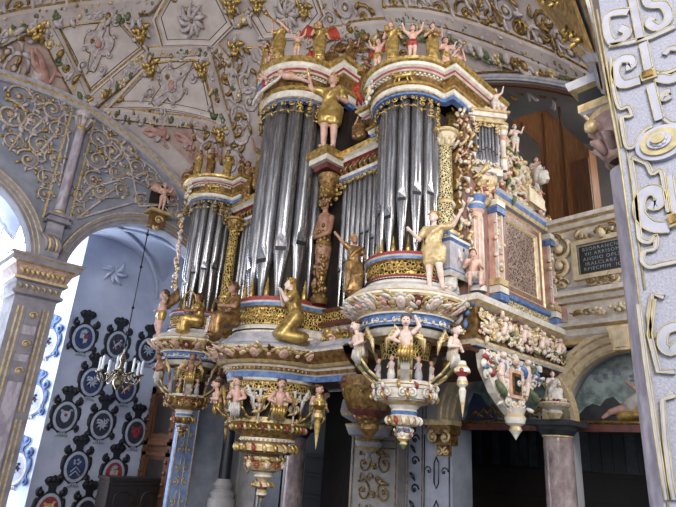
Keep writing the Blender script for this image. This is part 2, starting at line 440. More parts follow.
# webs with pinkish painted relief figures, and scroll stucco elsewhere
def relief_figure(px, L, ang, seed):
    c = vp(px); mb = MB(pV(c.x, c.y, ang)); r = random.Random(seed)
    mb.capsule((-.1 * L, 0, .08), (.22 * L, .02 * L, .08), .13 * L, .11 * L)
    mb.ball((.42 * L, .07 * L, .12), (.085 * L, .1 * L, .09 * L)); mb.ball((.44 * L, .1 * L, .12), (.1 * L, .09 * L, .09 * L), 1)
    mb.capsule((-.15 * L, .03 * L, .1), (-.45 * L, .1 * L, .1), .09 * L, .06 * L); mb.capsule((-.45 * L, .1 * L, .1), (-.75 * L, 0, .1), .06 * L, .04 * L)
    mb.capsule((-.15 * L, -.05 * L, .1), (-.42 * L, -.1 * L, .1), .09 * L, .06 * L); mb.capsule((-.42 * L, -.1 * L, .1), (-.7 * L, -.06 * L, .1), .06 * L, .04 * L)
    mb.capsule((.25 * L, .1 * L, .1), (.3 * L, .34 * L, .12), .05 * L, .045 * L); mb.capsule((.3 * L, .34 * L, .12), (.5 * L, .42 * L, .12), .045 * L, .03 * L)
    mb.capsule((.25 * L, -.09 * L, .1), (.12 * L, -.28 * L, .12), .05 * L, .045 * L); mb.capsule((.12 * L, -.28 * L, .12), (.3 * L, -.4 * L, .12), .045 * L, .03 * L)
    for i in range(5): mb.leaf(.12 * L, .05 * L, .42 * L, 1.9 + .22 * i, 2, .06, .3)
    mb.build('painted_relief_angel', ['frescofig', 'golddk', 'stucco'], ceiling)
relief_figure((45, 72), .75, 2.2, 1)
relief_figure((160, 130), .55, 1.1, 2); relief_figure((188, 138), .5, 1.3, 3)
relief_figure((440, 70), .5, -.6, 4); relief_figure((490, 80), .5, -.7, 5)
def web_scrolls(pts, rr, seed, mats=('stucco', 'golddk')):
    r = random.Random(seed); mb = MB()
    for (x, y) in pts:
        c = vp((x, y)); mb.fn = pV(c.x, c.y, r.uniform(0, 6.28))
        mb.scroll(0, 0, rr, 1.5, 0, r.choice((-1, 1)), rr * .13, r.choice((0, 0, 1)), .04)
        for k in range(4): mb.leaf(rr * .9 * cos(k * 1.6), rr * .9 * sin(k * 1.6), rr * .8, k * 1.6 + 1, r.choice((0, 1)), .04, .4)
        mb.rosette(0, 0, rr * .3, 1, 1, .05)
    mb.build('stucco_scrollwork', list(mats), ceiling)
web_scrolls([(8, 50), (15, 66), (150, 108), (215, 118), (228, 110), (240, 130), (226, 75), (240, 60), (250, 100), (232, 160), (205, 128), (265, 50), (246, 80), (238, 115), (118, 115), (210, 150)], .3, 3)
web_scrolls([(20, 4), (55, 0), (95, -4), (180, -14)], .25, 5)
web_scrolls([(345, 6), (365, 16), (395, 2), (420, 4), (440, 8), (465, 12), (490, 17), (505, 8), (520, 28), (545, 20), (540, 38), (570, 50), (560, 35), (480, 2), (330, 18)], .27, 6)
web_scrolls([(360, 48), (420, 68), (455, 66), (475, 82), (515, 82), (540, 86), (405, 55), (345, 50), (365, 70), (350, 80)], .26, 7)
mb = MB()   # lower painted web tint panels along the wall arch
for P in ([(2, 48), (38, 28), (80, 100), (60, 92), (30, 80), (2, 68)], [(112, 112), (216, 126), (232, 150), (200, 175), (165, 138), (140, 122)]):
    Q = dense([vp(p) for p in P], 5); c = sum(Q, V((0, 0))) / len(Q); n = len(Q)
    for s0, s1 in ((1, .6), (.6, .05)):
        a = [c + (p - c) * s0 for p in Q]; b = [c + (p - c) * s1 for p in Q]
        mb.add([(p.x, p.y, zv(p.x, p.y) - .025) for p in a + b], [(i, (i + 1) % n, n + (i + 1) % n, n + i) for i in range(n)])
mb.build('painted_web', ['fresco'], ceiling)

# ---- left wall with its arcade
XW, AY, AR, AZ = -14.0, 5.85, 2.0, 3.62
def arch_low(y, centres=(AY, AY - 4.75, AY - 9.5), r=AR, z0=AZ):
    for c in centres:
        if abs(y - c) < r: return z0 + math.sqrt(r * r - (y - c) ** 2)
    return None
def arch_wall(us, low, top, base, mapf, back, mb, m=0, mi=0):
    """wall face with arched openings; soffits run back by `back`."""
    for a, b in zip(us[:-1], us[1:]):
        c = (a + b) / 2; l = low(c)
        la = (low(a) if low(a) is not None else None) if l is not None else base
        lb = (low(b) if low(b) is not None else None) if l is not None else base
        if l is not None:
            la = la if la is not None else low(a + 1e-4 * 1 + (c - a) * .02); lb = lb if lb is not None else low(b - (b - c) * .02)
        ta, tb = top(a), top(b)
        for w in (0, -back):
            mb.add([mapf(a, la, w), mapf(b, lb, w), mapf(b, tb, w), mapf(a, ta, w)], [(0, 1, 2, 3)], m, False)
        if l is not None: mb.add([mapf(a, la, 0), mapf(b, lb, 0), mapf(b, lb, -back), mapf(a, la, -back)], [(0, 1, 2, 3)], mi, True)
    for a, b in zip(us[:-1], us[1:]):     # jambs
        for e, o in ((a, -1), (b, 1)):
            c = (a + b) / 2
            if low(c) is None and low(e + o * .02) is not None:
                z1 = low(e + o * .02)
                mb.add([mapf(e, base, 0), mapf(e, z1 + .4, 0), mapf(e, z1 + .4, -back), mapf(e, base, -back)], [(0, 1, 2, 3)], mi, False)
us = sorted(set([-3.2 + 12.4 * i / 180 for i in range(181)] + [c + s * AR for c in (AY, AY - 4.75, AY - 9.5) for s in (-1, 1)]))
us = [u for u in us if -3.3 < u < 9.3]
mb = MB(); arch_wall(us, arch_low, lambda y: zv(XW, y) + .02, -6, lambda u, v, w: (XW + w, u, v), .3, mb)
wall_left = tag(mb.build('wall_left', ['bluegrey', 'lilac']), kind='structure')
def arc_pts(c, r, z0, a0, a1, n): return [(c + r * cos(a0 + (a1 - a0) * i / n), z0 + r * sin(a0 + (a1 - a0) * i / n)) for i in range(n + 1)]
def archivolt(mapf, c, z0, r, prof, a0=0, a1=PI, n=36, mb=None):
    mb = mb or MB()
    for k in range(len(prof) - 1):
        (r0, w0, m), (r1, w1) = prof[k][:3], prof[k + 1][:2]
        vs = [mapf(u, v, w0) for u, v in arc_pts(c, r + r0, z0, a0, a1, n)] + [mapf(u, v, w1) for u, v in arc_pts(c, r + r1, z0, a0, a1, n)]
        mb.add(vs, [(i, i + 1, n + 2 + i, n + 1 + i) for i in range(n)], m, False)
    return mb
aprof = [(0, 0, 0), (0, .1, 0), (.07, .1, 1), (.085, .13, 0), (.16, .13, 1), (.18, .16, 0), (.25, .17, 1), (.28, .17, 0), (.3, .0, 0)]
for c in (AY, AY - 4.75):
    archivolt(pX(XW), c, AZ, AR, aprof).build('archivolt', ['lilac', 'goldlt'], wall_left)
# wall arch moulding following the vault
mb = MB(); ysr = [-3 + 12.2 * i / 60 for i in range(61)]
for (o0, w0, m), (o1, w1) in zip([(0, .0, 0), (-.02, .16, 0), (-.12, .16, 1), (-.17, .1, 0), (-.28, .1, 0)], [(-.02, .16), (-.12, .16), (-.17, .1), (-.28, .1), (-.3, 0)]):
    vs = [(XW + w0, y, zv(XW, y) + o0) for y in ysr] + [(XW + w1, y, zv(XW, y) + o1) for y in ysr]
    mb.add(vs, [(i, i + 1, 61 + i + 1, 61 + i) for i in range(60)], m, False)
mb.build('wall_arch_moulding', ['grey', 'goldlt'], wall_left)
# piers: pilaster shafts with gilded strips, stacked impost
def pier(y0, y1, capital=True, blue=False):  # blue: shaft coloured as if lit blue by the window
    yc = (y0 + y1) / 2; w = y1 - y0; mb = MB(pX(XW))
    mb.prism([(y0, -2.3), (y1, -2.3), (y1, 3.0), (y0, 3.0)], -.02 if blue else -.95, .12, 3 if blue else 0)
    if not blue:
        for q in (.14, .25, .75, .86):
            u = y0 + w * q
            for a, b in ((-2.1, .3), (.45, 2.75)): mb.prism([(u - .018, a), (u + .018, a), (u + .018, b), (u - .018, b)], .12, .14, 1)
        mb.prism([(yc - .14, -2.1), (yc + .14, -2.1), (yc + .14, 2.75), (yc - .14, 2.75)], .12, .19, 2)
        for z in (2.55, 1.9, 1.3):
            mb.prism([(yc - .15, z - .22), (yc + .15, z - .22), (yc + .15, z + .22), (yc - .15, z + .22)], .12, .21, 0)
            mb.scroll(yc, z, .1, 1.3, 0, 1, .02, 1, .22); mb.rosette(yc, z, .05, 1, 1, .22)
        for s in (0, 1):
            for q in (-.6, -.3): 
                for z0 in (-2., .5): mb.add([(y1 if s else y0, z0, q), (y1 if s else y0, z0 + 2.1, q), (y1 if s else y0, z0 + 2.1, q + .04), (y1 if s else y0, z0, q + .04)], [(0, 1, 2, 3)], 1, False)
    o = mb.build('pilaster_shaft', ['lilac', 'goldlt', 'violet', 'pier_bluelit'], wall_left)
    if capital:
        mb = MB()
        steps = [(.02, 2.98, 0), (.1, 3.02, 0), (.1, 3.08, 1), (.04, 3.12, 0), (.05, 3.3, 0), (.14, 3.34, 1), (.14, 3.4, 0), (.1, 3.42, 2), (.2, 3.68, 1), (.3, 3.71, 0), (.32, 3.82, 1), (.36, 3.85, 0), (.36, 3.9, 0), (0, 3.92, 0)]
        path = [(XW - .95, y0), (XW + .12, y0), (XW + .12, y1), (XW - .95, y1)]
        mb.sweep([(p[0], p[1]) for p in reversed(path)][::-1], [(d, z, m) for d, z, m in steps])
        mb.box((XW - .4, yc, 3.45), (1.0, w, .9), 0)
        r = random.Random(3); mb.fn = pX(XW + .12)
        for i in range(9):
            u = y0 - .05 + (w + .1) * (i + .5) / 9
            mb.leaf(u, 3.44, .2, PI / 2, 1, .12, .4); mb.scroll(u, 3.58, .05, 1.2, 0, 1, .012, 1, .18)
        for i in range(7): mb.leaf(y0 + w * (i + .5) / 7, 3.14, .14, PI / 2, 1, .05, .4)
        mb.build('impost', ['lilac', 'goldlt', 'pinkmarb'], wall_left)
        # console and slim colonnette up to the vault
        mb = MB(pX(XW))
        prof = [(.3, 3.92), (.34, 4.1), (.28, 4.35), (.22, 4.6), (.2, 4.85)]
        for i in range(4):
            (h0, z0), (h1, z1) = prof[i], prof[i + 1]; q = .2 - .02 * i
            mb.add([(yc - .2, z0, .04), (yc + .2, z0, .04), (yc + .2, z1, .04), (yc - .2, z1, .04), (yc - .18, z0, h0), (yc + .18, z0, h0), (yc + .18, z1, h1), (yc - .18, z1, h1)],
                   [(4, 5, 6, 7), (0, 4, 7, 3), (1, 5, 6, 2), (0, 1, 5, 4)], 0)
        for i in range(5): mb.leaf(yc - .15 + .075 * i, 4.05, .5, PI / 2 - .3, i % 2, .28, .22)
        for h, z0, z1 in ((.36, 4.85, 4.93), (.3, 4.93, 5.0), (.36, 5.0, 5.08)): mb.prism([(yc - h * .75, z0), (yc + h * .75, z0), (yc + h * .75, z1), (yc - h * .75, z1)], 0, h, 0)
        mb.build('console', ['lilac', 'goldlt'], wall_left)
        mb = MB(); ax = (XW + .14, yc)
        mb.lathe([(.15, 5.08, 0), (.15, 5.16, 1), (.12, 5.2, 2), (.11, 7.5, 1), (.14, 7.55, 0), (.12, 7.6, 3), (.2, 7.95, 3), (.22, 8.0, 0), (.0, 8.02, 0)], ax, 16)
        for i in range(8):
            a = 2 * PI * i / 8; mb.tube([(ax[0] + .12 * cos(a), ax[1] + .12 * sin(a), 7.6), (ax[0] + .2 * cos(a), ax[1] + .2 * sin(a), 7.85), (ax[0] + .26 * cos(a), ax[1] + .26 * sin(a), 7.8)], [.04, .05, .03], 3, 5)
        mb.build('colonnette', ['goldlt', 'gold', 'violet', 'stucco'], wall_left)
        mb = MB(pX(XW))
        for s in (-1, 1): mb.prism([(yc + s * .3 - .025, 4.95), (yc + s * .3 + .025, 4.95), (yc + s * .3 + .025, 8.05), (yc + s * .3 - .025, 8.05)], 0, .05)
        mb.build('wall_bead', ['goldlt'], wall_left)
pier(2.98, 3.88); pier(7.53, 8.12, False, True)
mb = MB(pX(XW + .12))    # gilt strapwork on the pier coloured blue for window light
for k, z in enumerate((-1.7, -.9, -.1, .7, 1.5)):
    for s in (-1, 1):
        mb.scroll(7.82 + s * .13, z, .11, 1.2, PI / 2, s, .02, 0, .015); mb.scroll(7.82 + s * .13, z + .35, .1, 1.1, -PI / 2, -s, .018, 0, .015)
    mb.tube([(7.76, z + .15, .01), (7.76, z + .55, .01), (7.82, z + .65, .01), (7.88, z + .55, .01), (7.88, z + .15, .01), (7.82, z + .05, .01), (7.76, z + .15, .01)], .016, 0, 4)
for u in (7.56, 8.09): mb.tube([(u, -2.3, .01), (u, 3, .01)], .02, 0, 4)
mb.build('gilt_strapwork', ['goldlt'], wall_left)
# big gilded scroll relief on the spandrels
def wall_relief(items, name='gilded_scroll_relief'):
    mb = MB(pX(XW)); r = random.Random(9)
    for (px, py, rr, a0, d) in items:
        p = onX(px, py, XW); u, v = p.y, p.z
        mb.scroll(u, v, rr, 1.6, a0, d, rr * .1, 1, .04, 22)
        mb.scroll(u, v, rr * .93, 1.5, a0 + .12, d, rr * .05, 0, .055, 22)
        for k in range(7):
            a = a0 + d * k * .9; q = rr * (1.02 - .06 * k)
            mb.leaf(u + q * cos(a), v + q * sin(a), rr * .5, a + d * .8, r.choice((0, 1, 1)), .03, .5)
        mb.rosette(u, v, rr * .24, 0, 0, .05)
    for i in range(len(items) - 1):
        if r.random() < .8:
            p, q = onX(items[i][0], items[i][1], XW), onX(items[i + 1][0], items[i + 1][1], XW)
            m = (p + q) / 2; mb.tube([(p.y, p.z - items[i][2], .03), (m.y + .1, m.z + .12, .03), (q.y, q.z - items[i + 1][2], .03)], .03, 1, 5)
    return mb.build(name, ['gold', 'stucco'], wall_left)
wall_relief([(18, 97, .33, 0, 1), (10, 115, .4, 2, -1), (33, 122, .35, 3, 1), (52, 110, .3, 1, -1), (57, 130, .26, 0, 1), (40, 145, .3, 2, 1), (54, 158, .25, 4, -1), (28, 160, .28, 3, -1), (45, 178, .22, 1, 1), (12, 142, .25, 0, 1), (38, 98, .22, 2, -1), (66, 108, .16, 2, 1), (60, 180, .18, 0, 1), (44, 195, .2, 0, 1)])
wall_relief([(98, 140, .3, 0, 1), (112, 152, .38, 2, -1), (130, 150, .36, 0, 1), (96, 160, .3, 3, 1), (115, 172, .25, 1, -1), (135, 168, .3, 4, 1), (150, 180, .24, 2, -1), (92, 180, .26, 1, 1), (80, 195, .22, 0, -1), (100, 192, .24, 2, 1), (120, 190, .22, 5, 1), (78, 212, .2, 0, 1), (172, 200, .2, 2, 1), (176, 215, .18, 2, 1), (140, 200, .2, 1, 1), (110, 130, .22, 2, 1), (186, 210, .16, 1, -1)])
# keystone console and niche above the left arch
mb = MB(pX(XW))
mb.prism([(5.68, 5.58), (6.02, 5.58), (6.08, 5.95), (5.62, 5.95)], 0, .34, 0)
mb.scroll(5.85, 5.75, .13, 1.3, 0, 1, .03, 1, .36); mb.scroll(5.85, 5.55, .1, 1.3, 2, 1, .03, 1, .3)
mb.prism([(5.55, 5.95), (6.15, 5.95), (6.15, 6.03), (5.55, 6.03)], 0, .46, 1)
mb.prism([(5.62, 6.03), (6.2, 6.03), (6.2, 6.75), (5.91, 6.95), (5.62, 6.75)], 0, .02, 2)
mb.build('keystone', ['bronze', 'goldlt', 'dark'], wall_left)

# ---- gallery aisle behind the left arcade
XA = -17.5
mb = MB()
for y0, y1, z0, z1 in ((5.35, 9.1, -2.3, 9.5), (-1, 9.1, 7.2, 9.5), (-1, 1.0, -2.3, 9.5), (1, 5.35, -2.3, -1.9)):
    mb.add([(XA, y0, z0), (XA, y1, z0), (XA, y1, z1), (XA, y0, z1)], [(0, 1, 2, 3)], 0, False)
aisle_wall = tag(mb.build('wall_aisle', ['aisle']), kind='structure')
mb = MB()   # splayed reveal of the window, facing the light
mb.add([(XA, 5.35, -2.3), (XA, 5.35, 7.2), (XA - .75, 4.75, 7.2), (XA - .75, 4.75, -2.3)], [(0, 1, 2, 3)], 0, False)
mb.add([(XA, 1.0, -2.3), (XA, 1.0, 7.2), (XA - .75, 1.5, 7.2), (XA - .75, 1.5, -2.3)], [(0, 1, 2, 3)], 0, False)
mb.add([(XA, 1.0, -1.9), (XA, 5.35, -1.9), (XA - .75, 4.75, -1.9), (XA - .75, 1.5, -1.9)], [(0, 1, 2, 3)], 0, False)
mb.add([(XA, 1.0, 7.2), (XA, 5.35, 7.2), (XA - .75, 4.75, 7.2), (XA - .75, 1.5, 7.2)], [(0, 1, 2, 3)], 0, False)
tag(mb.build('trim_reveal', ['reveal']), kind='structure')
win = empty('window_1', (XA - .75, 3.1, -1.9), kind='structure')
mb = MB(); mb.box((XA - .78, 3.12, 2.6), (.02, 3.3, 9.2)); mb.build('pane', ['bright'], win)
mb = MB()
for y in (1.55, 2.35, 3.12, 3.9, 4.7): mb.box((XA - .74, y, 2.6), (.04, .04, 9.2))
for z in (-1.9, 0, 1.7, 3.4, 5.1, 7.1): mb.box((XA - .74, 3.12, z), (.04, 3.3, .04))
mb.build('window_frame', ['lead'], win)
# aisle vault: groined plaster cells
mb = MB(); N = 20
def za(x, y):
    t = (x + 16.2) / 1.35; s = (y - AY) / 2.25
    return 4.6 + max(1.35 * math.sqrt(max(0, 1.15 - t * t)), 1.5 * math.sqrt(max(0, 1.1 - s * s)) if abs(s) < 1.04 else 0)
gx = [XA + 2.7 * i / N for i in range(N + 1)]
for c in (AY, AY - 4.75):
    gy = [c - 2.25 + 4.5 * j / N for j in range(N + 1)]
    mb.add([(x, y, za(x, y - c + AY)) for y in gy for x in gx], [(j * (N + 1) + i, j * (N + 1) + i + 1, (j + 1) * (N + 1) + i + 1, (j + 1) * (N + 1) + i) for j in range(N) for i in range(N)])
for x in (-17.3,): 
    for s in (-1, 1): mb.tube([(-16.2 + 1.3 * cos(a), AY + s * 2.1 * cos(a), 4.6 + 1.55 * sin(a)) for a in [PI * i / 16 for i in range(17)]], .06, 0, 6)
mb.fn = pX(XA)
for i in range(9):
    a = i * 2.4; mb.leaf(6.35, 5.1, .3 + .1 * (i % 3), a, 0, .02, .3)
tag(mb.build('ceiling_aisle', ['aisle']), kind='structure')
# end of the aisle
mb = MB(); mb.box((-16.2, 9.0, 2), (3, .2, 9)); tag(mb.build('wall_aisle_end', ['aisle']), kind='structure')

# ---- gallery wall behind and beside the organ (plane Y = 9.1)
YG = 9.1
ARCS = [(-5.25, 1.02, .74), (-3.05, 1.1, .74), (-.85, 1.1, .74), (-9.85, 1.2, .5)]
def glow(x):
    for c, r, z in ARCS:
        if abs(x - c) < r: return z + math.sqrt(r * r - (x - c) ** 2)
    return None
us = sorted(set([-14.9 + 15 * i / 200 for i in range(201)] + [c + s * r for c, r, z in ARCS for s in (-1, 1)]))
mb = MB(); arch_wall(us, glow, lambda x: 4.15, -6, lambda u, v, w: (u, YG - w, v), .5, mb)
wall_back = tag(mb.build('wall_back', ['plaster', 'lilac']), kind='structure')
mb = MB(); us2 = sorted([-14.6 + 14.6 * i / 60 for i in range(61)] + [-13.05, -1.95])   # upper lunette wall with a wide arched recess for the instrument
def up_low(x): return (zv(x, YG) - .42) if -13.05 < x < -1.95 else None
arch_wall(us2, up_low, lambda x: max(zv(x, YG), 4.5) + .05, 4.15, lambda u, v, w: (u, YG - w, v), .4, mb)
tag(mb.build('wall_back_upper', ['plaster', 'brwood']), kind='structure')
mb = MB()   # stepped moulding round the recess
for off, wd, m in ((.0, .1, 1), (.14, .06, 0), (.22, .1, 0), (.34, .04, 2)):
    pts = [(x, YG - .06, zv(x, YG) - .42 + off) for x in [-13 + 11 * i / 50 for i in range(51)]]
    mb.tube(pts, wd * .5, m, 6)
mb.build('recess_moulding', ['grey', 'brwood', 'golddk'], wall_back)
mb = MB(); mb.box((-7.6, 12.6, 6.5), (13, .2, 4.8)); mb.box((-1.6, 11, 6.5), (.2, 3.3, 4.8)); tag(mb.build('wall_recess', ['plaster']), kind='structure')
mb = MB()
for (w0, z0, m) in ():
    pass
mb = MB(); mb.box((-7.4, 10.95, 4.05), (11.8, 2.6, .2)); tag(mb.build('floor_recess', ['wood2']), kind='structure')
# ceiling of the recess
N = 24; vs = []
for y in (YG + .1, 12.6):
    vs += [(x, y, zv(x, YG) - .2) for x in [-1.5 - 12 * i / N for i in range(N + 1)]]
mb.add(vs, [(i, i + 1, N + 2 + i, N + 1 + i) for i in range(N)])
tag(mb.build('ceiling_recess', ['plaster']), kind='structure')
# archivolts of the lower arcade
gprof = [(0, -.1, 0), (0, .06, 1), (.04, .08, 0), (.12, .08, 1), (.15, .11, 0), (.24, .12, 1), (.27, .14, 0), (.33, .14, 1), (.35, .0, 0)]
for c, r, z in ARCS[:3]: archivolt(lambda u, v, w: (u, YG - w, v), c, z, r - .02, gprof).build('archivolt', ['cream', 'goldlt'], wall_back)
# gallery parapet to the right of the organ
mb = MB(); path = [(-4.3, YG), (1.5, YG)]
mb.sweep(path, [(0, 1.95, 0), (.1, 1.97, 1), (.12, 2.06, 0), (.16, 2.1, 0), (.18, 2.2, 1), (.26, 2.24, 0), (.28, 2.3, 0), (.05, 2.34, 0), (.05, 2.66, 1), (.12, 2.68, 0), (.14, 2.76, 1), (.22, 2.78, 0), (.22, 2.86, 1), (.1, 2.9, 2), (.08, 2.96, 0), (.08, 3.98, 1), (.16, 4.0, 0), (.2, 4.07, 1), (.28, 4.1, 0), (.3, 4.17, 1), (.0, 4.19, 0)])
mb.build('parapet', ['white', 'goldlt', 'grey'], wall_back)
mb = MB(pY(YG - .08))   # strapwork scrolls and mask on the parapet
for (x, y, rr, a0, d) in ((558, 243, .14, 0, 1), (562, 252, .2, 1, -1), (563, 268, .2, 3, 1), (559, 283, .12, 2, -1), (566, 286, .1, 0, 1), (585, 238, .13, 2, 1), (590, 241, .09, 1, -1), (615, 231, .12, 2, -1), (622, 232, .1, 1, 1), (596, 281, .1, 3, 1), (609, 281, .1, 0, 1), (617, 279, .12, 2, 1), (603, 284, .08, 0, 1), (628, 230, .1, 0, 1)):
    p = onY(x, y, YG); mb.scroll(p.x, p.z, rr, 1.4, a0, d, rr * .27, 0, .03, 18); mb.scroll(p.x, p.z, rr * .98, .9, a0, d, rr * .1, 1, .07, 14)
p = onY(605, 236, YG); mb.face(p.x, p.z, .1, 0, 1, .06)
mb.build('strapwork', ['cream', 'golddk'], wall_back)
mb = MB(pY(YG - .05)); r = random.Random(4)   # fruit swag on the lower frieze
for k in range(34):
    t = r.uniform(-1, 1); q = (1 - abs(t) ** 1.5)
    mb.ball((-3.25 + .42 * t, 2.5 + r.uniform(-.09, .09) * q, .05 + .04 * q), r.uniform(.03, .05), r.choice((0, 0, 0, 1)), 6, 4)
for s in (-1, 1):
    mb.tube([(-3.25 + s * .42, 2.5, .04), (-3.25 + s * .55, 2.47, .03), (-3.25 + s * .65, 2.52, .02)], [.03, .02, .01], 1); mb.leaf(-3.25 + s * .4, 2.5, .2, PI / 2 - s * 1.2, 1, .03)
    mb.prism([(-3.25 + s * .75 - .06, 2.36), (-3.25 + s * .75 + .06, 2.36), (-3.25 + s * .75 + .06, 2.64), (-3.25 + s * .75 - .06, 2.64)], 0, .05, 2)
mb.build('fruit_swag', ['cream', 'golddk', 'pinkmarb'], wall_back)
mb = MB(pY(YG)); mb.prism([(-3.17, 1.78), (-2.93, 1.78), (-2.86, 2.16), (-3.24, 2.16)], 0, .3, 0); mb.prism([(-3.13, 1.82), (-2.97, 1.82), (-2.92, 2.12), (-3.18, 2.12)], .3, .33, 1)
mb.build('keystone', ['goldlt', 'cream'], wall_back)
mb = MB(pY(YG)); r = random.Random(8)
for s0, s1 in ((-4.2, -3.85), (-2.3, -1.9)):
    for k in range(10): mb.leaf(r.uniform(s0, s1), r.uniform(1.5, 1.9), .16, r.uniform(0, 6), 0, .03, .4)
mb.build('spandrel_relief', ['goldlt'], wall_back)
# pier between the arches, with gold strapwork, plus the corbel under the organ
mb = MB(pY(YG))
mb.prism([(-8.67, -6), (-7.38, -6), (-7.38, 1.2), (-8.67, 1.2)], -.52, .3, 0)
mb.prism([(-7.38, -6), (-6.92, -6), (-6.92, 1.2), (-7.38, 1.2)], -.4, .06, 1)
mb.prism([(-6.92, -6), (-6.25, -6), (-6.25, .62), (-6.92, .62)], -.52, .12, 1)
pier_o = mb.build('pier', ['tanpier', 'bluegrey'], wall_back)
mb = MB(pY(YG - .3)); r = random.Random(12)
for z in (-1.2, -.62, -.1):
    for s in (-1, 1):
        mb.scroll(-8.0 + s * .28, z, .2, 1.4, PI / 2, s, .022, 0, .015, 18); mb.scroll(-8.0 + s * .12, z + .25, .1, 1.2, 0, -s, .018, 0, .015)
        mb.leaf(-8.0 + s * .4, z + .15, .2, PI / 2 + s, 0, .01)
    mb.rosette(-8.0, z - .05, .07, 0, 0, .02)
for z in (.2, .34): mb.tube([(-8.6, z, .01), (-7.42, z, .01)], .012, 0, 4)
for u in (-8.6, -7.43): mb.tube([(u, -2, .01), (u, 1, .01)], .012, 0, 4)
for i in range(14): mb.scroll(-8.5 + .08 * i, .5 + .12 * (i % 2), .07, 1.1, i, 1 if i % 2 else -1, .014, 0, .01)
mb.fn = pY(YG - .12)
for u in (-6.88, -6.31): mb.tube([(u, -2, .01), (u, .5, .01)], .016, 1, 4)
for z in (-1.1, -.35): 
    mb.tube([(-6.65, z, .01), (-6.65, z + .35, .01), (-6.6, z + .45, .01), (-6.55, z + .35, .01), (-6.55, z, .01), (-6.6, z - .1, .01), (-6.65, z, .01)], .016, 1, 4)
    for s in (-1, 1): mb.scroll(-6.6 + s * .18, z + .2, .09, 1, 0 if s > 0 else PI, s, .012, 1, .01)
mb.fn = pY(YG - .06)
for z in (-1., -.5, 0., .4): mb.scroll(-7.15, z, .1, 1.2, 0, 1, .018, 1, .01); mb.leaf(-7.15, z + .15, .2, PI / 2, 1, .01)
for u in (-7.33, -6.98): mb.tube([(u, -2, .01), (u, 1, .01)], .014, 0, 4)
mb.build('gilt_strapwork', ['golddk', 'blackmarb'], pier_o)
mb = MB()
mb.lathe([(0, -.12, 0), (.05, -.06, 1), (.07, 0, 0), (.04, .06, 0), (.14, .12, 1), (.26, .22, 0), (.28, .3, 1), (.2, .36, 0), (.42, .42, 0), (.48, .56, 1), (.5, .62, 0), (.34, .66, 0), (.58, .78, 1), (.62, .86, 0), (.58, 1.1, 0), (.3, 1.2, 0)], (-8.0, 8.62), 24)
for i in range(16):
    a = -PI * i / 15; mb.leaf(0, 0, 0.001, 0, 0)
    mb.tube([(-8 + .2 * cos(a), 8.62 + .2 * sin(a), .36), (-8 + .34 * cos(a), 8.62 + .34 * sin(a), .44), (-8 + .41 * cos(a), 8.62 + .41 * sin(a), .6)], [.02, .035, .02], 1, 5)
mb.build('corbel', ['grey', 'goldlt'], wall_back)
mb = MB(pY(YG))  # console carrying the arch by the pier
for h, z0, z1, q in ((.34, .66, .76, .3), (.3, .5, .66, .27), (.22, .32, .5, .22), (.14, .12, .32, .16), (.08, .02, .12, .1)):
    mb.prism([(-6.42 - q, z0), (-6.42 + q, z0), (-6.42 + q, z1), (-6.42 - q, z1)], 0, h, 0 if z0 > .6 else 1)
for s in (-1, 1): mb.scroll(-6.42 + s * .13, .45, .12, 1.3, PI / 2, -s, .03, 0, .3); mb.scroll(-6.42 + s * .08, .2, .08, 1.3, PI / 2, s, .02, 0, .18)
mb.build('console', ['goldlt', 'bronze'], wall_back)
# pilaster panel to the left below
mb = MB(pY(YG)); mb.prism([(-13.1, -6), (-12.1, -6), (-12.1, .9), (-13.1, .9)], 0, .04, 0)
mb.prism([(-13.0, -1.6), (-12.2, -1.6), (-12.2, .6), (-13.0, .6)], .04, .08, 1)
mb.tube([(-12.75, -.4, .09), (-12.75, .1, .09), (-12.6, .25, .09), (-12.45, .1, .09), (-12.45, -.4, .09), (-12.6, -.55, .09), (-12.75, -.4, .09)], .03, 2, 5)
mb.prism([(-12.0, -6), (-11.15, -6), (-11.15, .85), (-12.0, .85)], 0, .03, 3); mb.prism([(-11.9, -1.7), (-11.25, -1.7), (-11.25, .7), (-11.9, .7)], .03, .06, 4)
mb.build('wall_panelling', ['plaster', 'tanpier', 'goldlt', 'blackmarb', 'shdark'], wall_back)

# ---- dark room seen through the lower arches
mb = MB(); mb.box((-9.6, 10.4, -2.2), (3.2, .1, 7.6)); mb.box((-8.1, 11.2, -2.2), (.1, 1.8, 7.6)); tag(mb.build('wall_shade_backdrop', ['vdark']), kind='structure')  # added near-black walls behind the opening, standing in for deep shade
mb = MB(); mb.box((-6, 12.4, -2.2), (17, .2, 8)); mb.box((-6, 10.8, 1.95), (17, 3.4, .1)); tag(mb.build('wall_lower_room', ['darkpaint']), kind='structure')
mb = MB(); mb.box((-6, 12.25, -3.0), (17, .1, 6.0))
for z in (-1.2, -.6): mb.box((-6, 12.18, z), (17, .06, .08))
mb.box((-6, 12.17, -.03), (17, .1, .08)); tag(mb.build('trim_wainscot', ['vdark']), kind='structure')

